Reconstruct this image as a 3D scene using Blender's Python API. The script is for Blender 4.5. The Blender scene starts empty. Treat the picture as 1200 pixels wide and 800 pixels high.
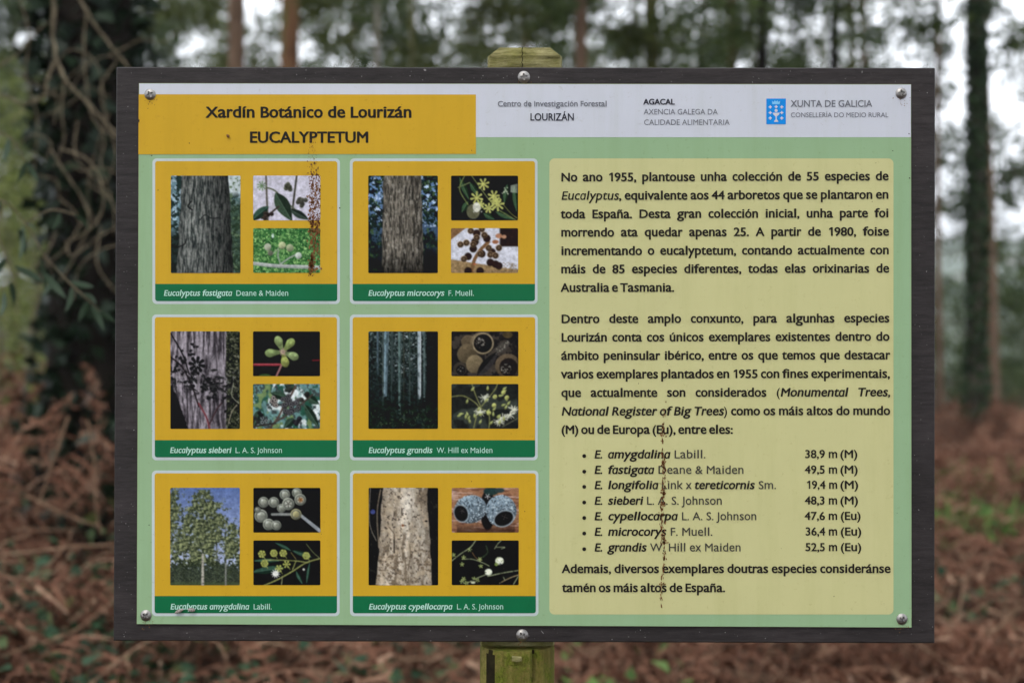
import bpy, math, random
import unicodedata
import numpy as np
from mathutils import Vector

SC = bpy.context.scene
COL = SC.collection
PI = math.pi
CAM_H = 1.40            # camera height above the ground, metres
CAM_Y = -1.6667         # camera stands 1.67 m in front of the sign face (y = 0)

# ------------------------------------------------------------------ camera
cd = bpy.data.cameras.new('camera')
cd.lens = 50; cd.sensor_width = 36; cd.sensor_fit = 'HORIZONTAL'
cd.clip_start = 0.05; cd.clip_end = 6000
cd.dof.use_dof = True; cd.dof.focus_distance = 1.665; cd.dof.aperture_fstop = 4.0
cam = bpy.data.objects.new('camera', cd); COL.objects.link(cam)
cam.location = (0, CAM_Y, CAM_H); cam.rotation_euler = (math.radians(90), 0, 0)
SC.camera = cam

# ------------------------------------------------------------------ world, sun, exposure
W = bpy.data.worlds.new("World"); SC.world = W; W.use_nodes = True
nt = W.node_tree; bg = nt.nodes['Background']
sky = nt.nodes.new('ShaderNodeTexSky'); sky.sky_type = 'NISHITA'; sky.sun_disc = False
SUN_EL, SUN_AZ = math.radians(52), math.radians(205)
sky.sun_elevation = SUN_EL; sky.sun_rotation = SUN_AZ
sky.air_density = 1.0; sky.dust_density = 6.0; sky.ozone_density = 1.0
hs = nt.nodes.new('ShaderNodeHueSaturation'); hs.inputs['Saturation'].default_value = 0.30
mx = nt.nodes.new('ShaderNodeMixRGB'); mx.inputs[0].default_value = 0.7
mx.inputs[2].default_value = (12.3, 12.8, 13.6, 1)          # the even cloud sheet over the wood
nt.links.new(sky.outputs[0], hs.inputs['Color']); nt.links.new(hs.outputs[0], mx.inputs[1])
nt.links.new(mx.outputs[0], bg.inputs['Color']); bg.inputs['Strength'].default_value = 0.13
sd = bpy.data.lights.new('sun', 'SUN'); sd.energy = 0.8; sd.angle = math.radians(25); sd.color = (1.0, 0.96, 0.9)
so = bpy.data.objects.new('sun', sd); COL.objects.link(so)
d = Vector((math.sin(SUN_AZ) * math.cos(SUN_EL), math.cos(SUN_AZ) * math.cos(SUN_EL), math.sin(SUN_EL)))
so.rotation_euler = d.to_track_quat('Z', 'Y').to_euler(); so.location = (0, -3, 12)
SC.view_settings.view_transform = 'Standard'; SC.view_settings.look = 'None'
SC.view_settings.gamma = 1; SC.view_settings.exposure = 0.71
SC.render.engine = 'CYCLES'
SC.cycles.max_bounces = 8; SC.cycles.diffuse_bounces = 4; SC.cycles.transparent_max_bounces = 8
SC.cycles.sample_clamp_indirect = 6.0

# ------------------------------------------------------------------ helpers
rng = np.random.default_rng(7)
random.seed(7)

def lin(c):
    c = np.asarray(c, float) / 255.0
    return np.where(c <= 0.04045, c / 12.92, ((c + 0.055) / 1.055) ** 2.4)

F_LIGHT = 0.86   # light on the sign face relative to a surface shown at its own colour
SPEC = 0.012     # what the satin surface adds by reflection
def ink(c, f=None):
    v = np.clip((lin(c) - SPEC) / (f or F_LIGHT), 0.002, 0.92)
    return tuple(float(x) for x in v) + (1.0,)

def tag(o, label=None, cat=None, group=None, kind=None):
    if label: o['label'] = label
    if cat: o['category'] = cat
    if group: o['group'] = group
    if kind: o['kind'] = kind
    return o

def mesh(name, v, f, mat=None, parent=None, smooth=False, cols=None, matidx=None):
    """v (n,3); f = ndarray (m,k) or list of ndarrays / list of tuples"""
    me = bpy.data.meshes.new(name)
    v = np.asarray(v, np.float32)
    if isinstance(f, np.ndarray): fl = [f]
    elif len(f) and isinstance(f[0], np.ndarray) and f[0].ndim == 2: fl = f
    else: fl = None
    if fl is None:
        me.from_pydata([tuple(map(float, p)) for p in v], [], [tuple(int(i) for i in q) for q in f])
    else:
        fl = [a for a in fl if len(a)]
        me.vertices.add(len(v)); me.vertices.foreach_set('co', v.ravel())
        idx = np.concatenate([a.ravel() for a in fl]).astype(np.int32)
        tot = np.concatenate([np.full(len(a), a.shape[1], np.int32) for a in fl])
        st = np.concatenate([[0], np.cumsum(tot)[:-1]]).astype(np.int32)
        me.loops.add(len(idx)); me.loops.foreach_set('vertex_index', idx)
        me.polygons.add(len(tot)); me.polygons.foreach_set('loop_start', st); me.polygons.foreach_set('loop_total', tot)
        me.update(calc_edges=True)
    if cols is not None:
        ca = me.color_attributes.new('print', 'FLOAT_COLOR', 'POINT')
        ca.data.foreach_set('color', np.asarray(cols, np.float32).ravel())
    mats = mat if isinstance(mat, (list, tuple)) else [mat]
    for m in mats:
        if m: me.materials.append(m)
    if matidx is not None: me.polygons.foreach_set('material_index', np.asarray(matidx, np.int32))
    if smooth: me.polygons.foreach_set('use_smooth', np.ones(len(me.polygons), bool))
    me.update()
    o = bpy.data.objects.new(name, me); COL.objects.link(o)
    if parent: o.parent = parent
    return o

def empty(name, loc, label, cat, group=None):
    o = bpy.data.objects.new(name, None); COL.objects.link(o); o.location = loc; o.empty_display_size = 0.1
    return tag(o, label, cat, group)

def tube(path, rad, k=8, cap=True):
    P = np.asarray(path, float); n = len(P); R = np.broadcast_to(np.asarray(rad, float), (n,))
    T = np.gradient(P, axis=0); T /= np.linalg.norm(T, axis=1)[:, None] + 1e-9
    up = np.array([0, 0, 1.0]) if abs(T[0, 2]) < 0.9 else np.array([1.0, 0, 0])
    V = []
    a = np.arange(k) * 2 * PI / k
    for i in range(n):
        s = np.cross(T[i], up); s /= np.linalg.norm(s) + 1e-9; t = np.cross(T[i], s)
        up = -t if np.dot(-t, up) > 0 else t
        V.append(P[i] + R[i] * (np.cos(a)[:, None] * s + np.sin(a)[:, None] * t))
    V = np.concatenate(V)
    i = np.arange(n - 1)[:, None] * k; j = np.arange(k)[None]; j2 = (j + 1) % k
    Fq = np.stack([i + j, i + j2, i + k + j2, i + k + j], -1).reshape(-1, 4)
    return V, Fq

def join(parts):
    """parts = list of (v, f) with f (m,k) arrays of one width -> merged"""
    V, Fd, off = [], {}, 0
    for v, f in parts:
        fs = f if isinstance(f, list) else [f]
        for g in fs: Fd.setdefault(g.shape[1], []).append(g + off)
        V.append(v); off += len(v)
    return np.concatenate(V), [np.concatenate(x) for x in Fd.values()]

def spline(pts, n):
    P = np.asarray(pts, float); t = np.linspace(0, len(P) - 1, n); out = []
    for x in t:
        i = min(int(x), len(P) - 2); u = x - i
        p0 = P[max(i - 1, 0)]; p1 = P[i]; p2 = P[i + 1]; p3 = P[min(i + 2, len(P) - 1)]
        out.append(0.5 * ((2 * p1) + (-p0 + p2) * u + (2 * p0 - 5 * p1 + 4 * p2 - p3) * u * u + (-p0 + 3 * p1 - 3 * p2 + p3) * u ** 3))
    return np.array(out)

def rots(n, r=rng, tilt=1.0):
    """random rotation matrices (n,3,3)"""
    q = r.normal(size=(n, 4)); q[:, 1:3] *= tilt; q /= np.linalg.norm(q, axis=1)[:, None]
    w, x, y, z = q.T
    return np.stack([np.stack([1 - 2 * (y * y + z * z), 2 * (x * y - z * w), 2 * (x * z + y * w)], -1),
                     np.stack([2 * (x * y + z * w), 1 - 2 * (x * x + z * z), 2 * (y * z - x * w)], -1),
                     np.stack([2 * (x * z - y * w), 2 * (y * z + x * w), 1 - 2 * (x * x + y * y)], -1)], -2)

def rotz(a):
    c, s, o, i = np.cos(a), np.sin(a), np.zeros_like(a), np.ones_like(a)
    return np.stack([np.stack([c, -s, o], -1), np.stack([s, c, o], -1), np.stack([o, o, i], -1)], -2)

def scatter(tv, tf, pos, R, S):
    """copies of template (tv, tf list) -> merged v, f list"""
    n = len(pos); tv = np.asarray(tv, float)
    S = np.asarray(S, float); S = S[:, None, None] if S.ndim == 1 else S[:, None, :]
    V = np.einsum('nij,nkj->nki', R, tv[None] * S) + np.asarray(pos)[:, None]
    off = (np.arange(n) * len(tv))[:, None, None]
    fs = tf if isinstance(tf, list) else [tf]
    return V.reshape(-1, 3), [(g[None] + off).reshape(-1, g.shape[1]) for g in fs]

LEAF_V = np.array([[0, 0, 0], [.16, .35, .03], [0, 1, -.06], [-.16, .35, .03]]); LEAF_F = np.array([[0, 1, 2, 3]])
NARROW_V = np.array([[0, 0, 0], [.07, .3, .0], [.05, .7, -.05], [0, 1, -.12], [-.04, .7, -.05], [-.06, .3, 0]])
NARROW_F = np.array([[0, 1, 2, 5], [5, 2, 3, 4]])
IVY_V = np.array([[0, 0, 0], [.45, .12, .05], [.3, .42, .0], [0, 1, -.1], [-.3, .42, 0], [-.45, .12, .05]])
IVY_F = np.array([[0, 1, 2, 3], [0, 3, 4, 5]])

# ------------------------------------------------------------------ materials
def new_mat(name):
    m = bpy.data.materials.new(name); m.use_nodes = True
    return m, m.node_tree, m.node_tree.nodes['Principled BSDF']

def ramp(nt, fac, stops):
    r = nt.nodes.new('ShaderNodeValToRGB'); e = r.color_ramp.elements
    while len(e) < len(stops): e.new(0.5)
    for k, (p, c) in enumerate(stops): e[k].position = p; e[k].color = tuple(c)[:3] + (1,)
    nt.links.new(fac, r.inputs[0]); return r.outputs[0]

def noise(nt, scale, detail=4, rough=.6, mapping=None, coord='Object', dist=0):
    n = nt.nodes.new('ShaderNodeTexNoise'); n.inputs['Scale'].default_value = scale
    n.inputs['Detail'].default_value = detail; n.inputs['Roughness'].default_value = rough
    n.inputs['Distortion'].default_value = dist
    tc = nt.nodes.new('ShaderNodeTexCoord'); src = tc.outputs[coord]
    if mapping:
        mp = nt.nodes.new('ShaderNodeMapping'); mp.inputs['Scale'].default_value = mapping
        nt.links.new(src, mp.inputs[0]); src = mp.outputs[0]
    nt.links.new(src, n.inputs['Vector']); return n.outputs['Fac']

def bump(nt, b, h, strength, dist):
    n = nt.nodes.new('ShaderNodeBump'); n.inputs['Strength'].default_value = strength; n.inputs['Distance'].default_value = dist
    nt.links.new(h, n.inputs['Height']); nt.links.new(n.outputs[0], b.inputs['Normal'])

def leaf_mat(name, c1, c2, c3=None, rough=.5, trans=.25):
    """per-leaf natural colour variation, slightly translucent"""
    m, nt, b = new_mat(name)
    g = nt.nodes.new('ShaderNodeNewGeometry')
    st = [(0, c1), (1, c2)] if c3 is None else [(0, c1), (.8, c2), (1, c3)]
    col = ramp(nt, g.outputs['Random Per Island'], st)
    nt.links.new(col, b.inputs['Base Color']); b.inputs['Roughness'].default_value = rough
    b.inputs['Specular IOR Level'].default_value = .12
    if trans:
        t = nt.nodes.new('ShaderNodeBsdfTranslucent'); nt.links.new(col, t.inputs[0])
        mixn = nt.nodes.new('ShaderNodeMixShader'); mixn.inputs[0].default_value = trans
        nt.links.new(b.outputs[0], mixn.inputs[1]); nt.links.new(t.outputs[0], mixn.inputs[2])
        nt.links.new(mixn.outputs[0], nt.nodes['Material Output'].inputs[0])
    return m

def noise_mat(name, stops, scale=5, mapping=None, rough=.9, bmp=0, bdist=.01, detail=5, spec=.06, dist=0):
    m, nt, b = new_mat(name)
    f = noise(nt, scale, detail, .62, mapping, dist=dist)
    nt.links.new(ramp(nt, f, stops), b.inputs['Base Color'])
    b.inputs['Roughness'].default_value = rough; b.inputs['Specular IOR Level'].default_value = spec
    if bmp: bump(nt, b, f, bmp, bdist)
    return m

def print_mat(name, c, var=.035, rough=.42):
    """flat printed colour: a little uneven fading and a faintly wavy sheen"""
    m, nt, b = new_mat(name)
    a = np.array(ink(c)[:3])
    f = noise(nt, 7, 6, .65); f2 = noise(nt, 9, 7, .7, (5, 1, .45)); f3 = noise(nt, 160, 5, .8)
    c0 = ramp(nt, f, [(.25, a * (1 - var)), (.5, a), (.75, np.minimum(a * (1 + var), .95))])
    for ff, st in ((f2, [(.34, (.955, .96, .935)), (.52, (1, 1, 1))]), (f3, [(.28, (.82, .80, .74)), (.40, (1, 1, 1))])):   # run-down dust film and grime flecks
        mm = nt.nodes.new('ShaderNodeMixRGB'); mm.blend_type = 'MULTIPLY'; mm.inputs[0].default_value = 1
        nt.links.new(c0, mm.inputs[1]); nt.links.new(ramp(nt, ff, st), mm.inputs[2]); c0 = mm.outputs[0]
    nt.links.new(c0, b.inputs['Base Color'])
    b.inputs['Roughness'].default_value = rough; b.inputs['Specular IOR Level'].default_value = .2
    h = noise(nt, 2.2, 2, .5, (1, 1, 2.5)); bump(nt, b, h, .25, .004)
    return m

M = {}
M['white'] = print_mat('print_white', (195, 198, 207))
M['yellow'] = print_mat('print_yellow', (194, 155, 46))
M['green'] = print_mat('print_green', (142, 171, 133))
M['dark_green'] = print_mat('print_dark_green', (0, 102, 66))
M['beige'] = print_mat('print_beige', (191, 188, 137))
M['line'] = print_mat('print_card_line', (184, 194, 194))
M['blue'] = print_mat('print_blue', (22, 134, 216))
M['ink_dark'] = print_mat('ink_dark', (44, 41, 38))
M['ink_title'] = print_mat('ink_title', (40, 38, 35))
M['ink_grey'] = print_mat('ink_grey', (104, 106, 114))
M['ink_mid'] = print_mat('ink_mid', (72, 70, 64))
M['ink_navy'] = print_mat('ink_navy', (48, 48, 58))
M['ink_light'] = print_mat('ink_light', (172, 212, 196))
M['ink_sky'] = print_mat('ink_pale_blue', (120, 190, 232))

m, nt, b = new_mat('photo_print')
vc = nt.nodes.new('ShaderNodeVertexColor'); vc.layer_name = 'print'
nt.links.new(vc.outputs[0], b.inputs['Base Color']); b.inputs['Roughness'].default_value = .42
b.inputs['Specular IOR Level'].default_value = .15; M['photo'] = m

# dark recycled-plastic / stained backing board: fine horizontal grain, pale flecks
m, nt, b = new_mat('backing_board')
g1 = noise(nt, 26, 8, .75, (1, 1, 7)); g2 = noise(nt, 520, 2, .5)
c1 = ramp(nt, g1, [(.32, (.015, .012, .012)), (.66, (.040, .034, .034))])
g3 = noise(nt, 5, 6, .7, (1, 1, 2.2)); bl = ramp(nt, g3, [(.3, (.62, .60, .58)), (.5, (1, 1, 1)), (.72, (1.5, 1.46, 1.46))])
mb = nt.nodes.new('ShaderNodeMixRGB'); mb.blend_type = 'MULTIPLY'; mb.inputs[0].default_value = 1; nt.links.new(c1, mb.inputs[1]); nt.links.new(bl, mb.inputs[2]); c1 = mb.outputs[0]
fl = ramp(nt, g2, [(.735, (0, 0, 0)), (.78, (1, 1, 1))])
mixc = nt.nodes.new('ShaderNodeMixRGB'); mixc.inputs[2].default_value = (.16, .15, .15, 1)
nt.links.new(fl, mixc.inputs[0]); nt.links.new(c1, mixc.inputs[1]); nt.links.new(mixc.outputs[0], b.inputs['Base Color'])
b.inputs['Roughness'].default_value = .55; b.inputs['Specular IOR Level'].default_value = .25
bump(nt, b, g1, .5, .0012); M['board'] = m

m, nt, b = new_mat('screw_steel'); b.inputs['Metallic'].default_value = 1; b.inputs['Base Color'].default_value = (.34, .325, .31, 1)
f = noise(nt, 900, 3, .6); nt.links.new(ramp(nt, f, [(.3, (.34, .34, .34)), (.7, (.62, .62, .62))]), b.inputs['Roughness']); M['steel'] = m
m, nt, b = new_mat('panel_edge'); b.inputs['Base Color'].default_value = (.16, .13, .05, 1); b.inputs['Roughness'].default_value = .5; M['edge'] = m
M['rust'] = noise_mat('rust_specks', [(.3, (.085, .027, .013)), (.5, (.19, .07, .028)), (.7, (.32, .15, .06))], 400, rough=.9)
M['rust_pale'] = noise_mat('rust_tint', [(.3, (.15, .065, .025)), (.7, (.26, .14, .06))], 300, rough=.9)
M['scuff'] = noise_mat('pale_scuff', [(.3, (.16, .15, .15)), (.7, (.3, .28, .28))], 300)
M['cocoon'] = noise_mat('cocoon', [(.3, (.10, .08, .07)), (.5, (.3, .27, .24)), (.7, (.5, .48, .45))], 700, rough=.8, bmp=.5, bdist=.0005)
M['bug'] = noise_mat('dark_speck', [(.3, (.02, .015, .01)), (.7, (.07, .05, .03))], 500, rough=.6)

# post: mossy sawn wood
m, nt, b = new_mat('mossy_wood')
f1 = noise(nt, 45, 6, .7, (1, 1, .12)); f2 = noise(nt, 34, 6, .75); f3 = noise(nt, 420, 3, .7, (1, 1, .6))
wood = ramp(nt, f1, [(.3, (.045, .036, .010)), (.5, (.15, .125, .03)), (.7, (.26, .22, .065))])
mossc = ramp(nt, f3, [(.3, (.045, .055, .006)), (.7, (.16, .185, .022))])
fac = ramp(nt, f2, [(.46, (0, 0, 0)), (.60, (1, 1, 1))])
mixc = nt.nodes.new('ShaderNodeMixRGB'); nt.links.new(fac, mixc.inputs[0]); nt.links.new(wood, mixc.inputs[1]); nt.links.new(mossc, mixc.inputs[2])
nt.links.new(mixc.outputs[0], b.inputs['Base Color']); b.inputs['Roughness'].default_value = .9
b.inputs['Specular IOR Level'].default_value = .15
addn = nt.nodes.new('ShaderNodeMath'); addn.operation = 'ADD'; nt.links.new(f1, addn.inputs[0]); nt.links.new(f3, addn.inputs[1])
bump(nt, b, addn.outputs[0], .8, .0025); M['post'] = m
m, nt, b = new_mat('sawn_lichen_wood')
f1 = noise(nt, 120, 6, .75, (.25, 1, 1.6)); f2 = noise(nt, 28, 5, .7)
w1 = ramp(nt, f1, [(.28, (.08, .07, .030)), (.5, (.26, .235, .115)), (.72, (.42, .38, .20))])
w2 = ramp(nt, f2, [(.35, (.6, .62, .4)), (.65, (1, 1, 1))])
mul = nt.nodes.new('ShaderNodeMixRGB'); mul.blend_type = 'MULTIPLY'; mul.inputs[0].default_value = 1
nt.links.new(w1, mul.inputs[1]); nt.links.new(w2, mul.inputs[2]); nt.links.new(mul.outputs[0], b.inputs['Base Color'])
b.inputs['Roughness'].default_value = .92; b.inputs['Specular IOR Level'].default_value = .1
bump(nt, b, f1, .7, .0015); M['post_top'] = m
M['crack'] = noise_mat('dark_crack_shade', [(.3, (.012, .010, .006)), (.7, (.03, .025, .012))], 60, rough=1)

M['bark_dark'] = noise_mat('bark_dark', [(.3, (.004, .0035, .003)), (.7, (.017, .014, .011))], 9, (1, 1, .25), bmp=.8, bdist=.02)
M['bark_brown'] = noise_mat('bark_brown', [(.3, (.07, .045, .03)), (.7, (.19, .125, .085))], 10, (1, 1, .2), bmp=.7, bdist=.015)
M['bark_red'] = noise_mat('bark_red', [(.3, (.05, .026, .015)), (.5, (.15, .078, .042)), (.62, (.08, .085, .028))], 8, (1, 1, .25), bmp=.7, bdist=.015)
M['bark_grey'] = noise_mat('bark_grey', [(.3, (.12, .11, .09)), (.7, (.34, .31, .26))], 8, (1, 1, .2), bmp=.4, bdist=.01)
M['bark_greybrown'] = noise_mat('bark_greybrown', [(.3, (.03, .026, .02)), (.7, (.095, .08, .062))], 9, (1, 1, .25), bmp=.7, bdist=.015)
M['bark_moss'] = noise_mat('bark_moss', [(.3, (.04, .04, .015)), (.6, (.09, .09, .03)), (.8, (.12, .14, .04))], 8, (1, 1, .3), bmp=.7, bdist=.015)
M['vine'] = noise_mat('vine_bark', [(.3, (.055, .046, .03)), (.7, (.20, .165, .11))], 30, (1, 1, .5), bmp=.4, bdist=.004)
M['twig'] = noise_mat('dry_twig', [(.3, (.09, .05, .03)), (.7, (.27, .175, .115))], 20)
M['leaf_far'] = leaf_mat('leaves_grey_green', (.034, .056, .022), (.085, .12, .05), trans=.3)
M['leaf_mid'] = leaf_mat('leaves_mid_green', (.03, .05, .014), (.09, .125, .034), trans=.3)
M['leaf_olive'] = leaf_mat('leaves_olive', (.036, .048, .012), (.10, .12, .032), trans=.3)
M['leaf_lime'] = leaf_mat('leaves_yellow_green', (.045, .065, .016), (.19, .225, .06), (.27, .27, .12), trans=.35)
M['leaf_ivy'] = leaf_mat('ivy_leaves', (.004, .009, .005), (.015, .027, .014), trans=.1, rough=.4)
M['leaf_ivy_pale'] = leaf_mat('ivy_leaves_lighter', (.012, .026, .010), (.04, .07, .028), trans=.15)
M['leaf_ivy_g'] = leaf_mat('ground_ivy_leaves', (.014, .034, .017), (.036, .078, .037), (.12, .14, .045), trans=.2, rough=.45)
M['leaf_euc'] = leaf_mat('young_eucalyptus_leaves', (.022, .040, .024), (.05, .078, .046), trans=.25, rough=.45)
M['grass'] = leaf_mat('fresh_green', (.05, .10, .025), (.14, .23, .06), trans=.3)
M['bracken'] = leaf_mat('dead_bracken', (.085, .034, .020), (.21, .105, .066), (.31, .20, .135), trans=.15, rough=.8)
M['litter'] = leaf_mat('leaf_litter', (.035, .016, .010), (.15, .08, .05), (.26, .18, .12), trans=.0, rough=.9)
M['ground'] = noise_mat('forest_floor', [(.3, (.014, .009, .006)), (.5, (.045, .024, .015)), (.7, (.09, .055, .035))], 2.2, bmp=.8, bdist=.05, rough=1, detail=10)
M['hill'] = noise_mat('wooded_hillside', [(.3, (.03, .05, .025)), (.5, (.06, .085, .04)), (.7, (.13, .09, .07))], .012, rough=1, detail=9)

# ================================================================== THE SIGN
# Sign coordinates: u, v are millimetres on the sign face (u right, v down); 1 mm = 1 px of the photograph.
def S(u, v, dep=0.0):
    """point on the sign; dep = metres in front of the panel face"""
    return ((u - 600) / 1000.0, -dep, CAM_H + (400 - v) / 1000.0)

sign = empty('information_sign', (0.006, 0.0405, 0), 'dark framed botanical garden information sign with yellow photo cards on a mossy wooden post', 'sign')
SO = np.array(sign.location)
def local(v): return np.asarray(v, float) - SO

def part(name, v, f, mat, parent, **k): return mesh(name, local(v), f, mat, parent, **k)

def slab(name, quad, d0, d1, mat, parent, bev=0.0):
    """a four-cornered plate between depths d0 (back) and d1 (front) with a small front bevel"""
    q = np.array(quad, float); c = q.mean(0)
    qi = q + np.sign(c - q) * bev * 1000
    rings = [(q, d0), (q, d1 - bev), (qi, d1)] if bev else [(q, d0), (q, d1)]
    V = np.array([S(u, v, dd) for r, dd in rings for u, v in r]); F = []
    for k in range(len(rings) - 1):
        for i in range(4):
            j = (i + 1) % 4; F.append((k * 4 + i, k * 4 + j, k * 4 + 4 + j, k * 4 + 4 + i))
    n = (len(rings) - 1) * 4; F.append((n, n + 1, n + 2, n + 3)); F.append((3, 2, 1, 0))
    F = [f[::-1] for f in F]
    return V, F

# --- backing board (front 3 mm behind the panel face, 22 mm thick), subdivided front for a faintly uneven edge
BOARD = [(135.5, 78), (1097, 79), (1096.3, 754), (132, 751)]
V, F = slab('b', BOARD, -.025, -.003, None, None, bev=.0012)
board = part('backing_board', V, F, M['board'], sign)
# --- printed metal panel, 3 mm
PANEL = [(162.5, 97.5), (1068, 98.8), (1068.5, 735), (160, 731)]
V, F = slab('p', PANEL, -.0028, 0, None, None, bev=.0004)
panel = part('printed_panel', V, F, [M['green'], M['edge']], sign)
mi = [1] * len(panel.data.polygons); mi[8] = 0
panel.data.polygons.foreach_set('material_index', mi)

def poly_sheet(name, pts, dep, mat, parent):
    V = np.array([S(u, v, dep) for u, v in pts]); n = len(pts)
    Vn = np.concatenate([V, V + np.array([0, .00012, 0])])
    F = [tuple(range(n))[::-1]] + [(i, (i + 1) % n, n + (i + 1) % n, n + i) for i in range(n)]
    return part(name, Vn, F, mat, parent)

def rrect(x0, y0, x1, y1, r, sk=0, n=6):
    P = []
    for cx, cy, a0 in ((x1 - r, y0 + r, -90), (x1 - r, y1 - r, 0), (x0 + r, y1 - r, 90), (x0 + r, y0 + r, 180)):
        for i in range(n + 1):
            a = math.radians(a0 + 90 * i / n); P.append((cx + r * math.cos(a), cy + r * math.sin(a)))
    return P

poly_sheet('header_band', [(163.2, 98.2), (1067.4, 99.5), (1067.4, 161), (163.2, 161)], .0002, M['white'], panel)
poly_sheet('title_band', [(162.7, 110.7), (557.7, 111), (557.7, 180.5), (162.2, 181)], .0004, M['yellow'], panel)
poly_sheet('text_box', rrect(643.8, 185.8, 1047, 719.5, 6), .0002, M['beige'], panel)

# ------------------------------------------------------------------ lettering
_g = {}
LOWER = 'abcdefghijklmnopqrstuvwxyzáéíóúñɑ'
ADV = dict(zip('abcdefghijklmnopqrstuvwxyz', (7.4, 8.2, 6.6, 8.2, 7.6, 5, 8, 8.1, 3.9, 4, 7.5, 4.1, 12, 8.1, 8.2, 8.2, 8.2, 5.6, 6.4, 5.3, 8.1, 7.3, 11, 7.3, 7.3, 6.6)))
ADV.update({c: 7.7 for c in '0123456789'})
def glyph(ch, off):
    """(verts, faces, advance) of one letter of Blender's built-in face at size 1"""
    key = (ch, off)
    if key in _g: return _g[key]
    def geo(s, o_):
        c = bpy.data.curves.new('g', 'FONT'); c.body = s; c.offset = o_; c.resolution_u = 3; c.fill_mode = 'FRONT'
        o = bpy.data.objects.new('g', c); COL.objects.link(o)
        dg = bpy.context.evaluated_depsgraph_get(); me = bpy.data.meshes.new_from_object(o.evaluated_get(dg))
        v = np.array([x.co[:2] for x in me.vertices]).reshape(-1, 2); f = [tuple(p.vertices) for p in me.polygons]
        bpy.data.objects.remove(o); bpy.data.curves.remove(c); bpy.data.meshes.remove(me)
        return v, f
    if ch == ' ':
        r = (np.zeros((0, 2)), [], .28)
    else:
        if ('||', 0) not in _g: _g[('||', 0)] = geo('||', 0)[0][:, 0].max()
        v, f = geo(ch, off)
        adv = geo('|' + ch + '|', 0)[0][:, 0].max() - _g[('||', 0)]
        if ch == 'ɑ':
            ov = geo('o', 0)[0]; s = (ov[:, 1].max() - ov[:, 1].min()) / (v[:, 1].max() - v[:, 1].min())
            v = v * s; v[:, 1] += ov[:, 1].min() - v[:, 1].min(); adv = adv * s
        if ch == '1':
            v = np.array([(.30, 0), (.392, 0), (.392, .682), (.30, .682), (.30, .59), (.14, .485), (.14, .572)]); f = [(0, 1, 2, 3, 4), (4, 3, 6, 5)]; adv = .535
        if ch in LOWER:          # larger x-height and fuller round letters, as on the sign
            y = v[:, 1]; v = np.stack([v[:, 0], np.where(y < .449, y * 1.158, .52 + (y - .449) * .86)], 1)
        k = ADV.get(unicodedata.normalize('NFD', ch)[0].replace('ɑ', 'a'), 0) / 14.2 / adv * .985 if ch in LOWER or ch.isdigit() else 1.03
        v = v * np.array([k, 1]); adv *= k
        r = (v, f, adv)
    _g[key] = r
    return r

CAP = .683
STYLE = {  # outline offset, extra stroke weight in em (x, y), slant
    'B': (0, .031, .020, 0), 'BI': (0, .028, .018, .17), 'T': (0, .034, .022, 0), 'R': (0, .008, .005, 0),
    'I': (0, .013, .008, .17), 'L': (0, 0, 0, 0), 'S': (0, .016, .012, 0), 'CI': (0, .022, .012, .17), 'H': (0, .024, .016, 0),
    'N': (0, .0, .0, 0)}
def layout(runs, space=.28, track=0):
    """runs [(text, style)] -> list of (glyph, style, x) and width, in em"""
    x, out = 0, []
    for t, st in runs:
        if STYLE[st][3] > 0: t = t.replace('a', 'ɑ')
        for ch in t:
            v, f, adv = glyph(ch, STYLE[st][0])
            if len(v): out.append((v, f, st, x))
            x += (space if ch == ' ' else adv + track)
    return out, x
def text_geo(runs, x0, x1, bl, cap, dep, space=.28, natural=None):
    """letters from x0 to x1 (x1 None: natural width * natural)"""
    out, w = layout(runs, space)
    sz = cap / CAP
    sx = (x1 - x0) / (w * sz) if x1 is not None else natural
    V, Fc, off, k = [], [], 0, 0
    for v, f, st, x in out:
        _, ex, ey, sl = STYLE[st]
        shifts = [(0, 0)] if ex == 0 else [(-ex, 0), (ex, 0), (0, -ey), (0, ey), (0, 0), (ex * .7, ey * .7), (-ex * .7, ey * .7), (ex * .7, -ey * .7), (-ex * .7, -ey * .7)]
        for q, (dx, dy) in enumerate(shifts):
            vx = (v[:, 0] + x + dx + sl * v[:, 1]); vy = v[:, 1] + dy
            P = np.stack([x0 + vx * sz * sx, bl - vy * sz], 1)
            V.append(np.stack([(P[:, 0] - 600) / 1000, np.full(len(P), -(dep + .00002 * q)), CAM_H + (400 - P[:, 1]) / 1000], 1))
            Fc += [tuple(i + off for i in a) for a in f]; off += len(v)
    return np.concatenate(V), Fc, w * sz * sx
def lettering(geos, mat, parent, label=None):
    V, F, off = [], [], 0
    for v, f in geos:
        V.append(v); F += [tuple(i + off for i in a) for a in f]; off += len(v)
    o = part('lettering', np.concatenate(V), F, mat, parent)
    if label: o['label'] = label
    return o
def line(runs, x0, x1, bl, cap, mat, parent, dep=.0006, label=None):
    if isinstance(runs, tuple): runs = [runs]
    v, f, _ = text_geo(runs, x0, x1, bl, cap, dep)
    return lettering([(v, f)], mat, parent, label)

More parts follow.
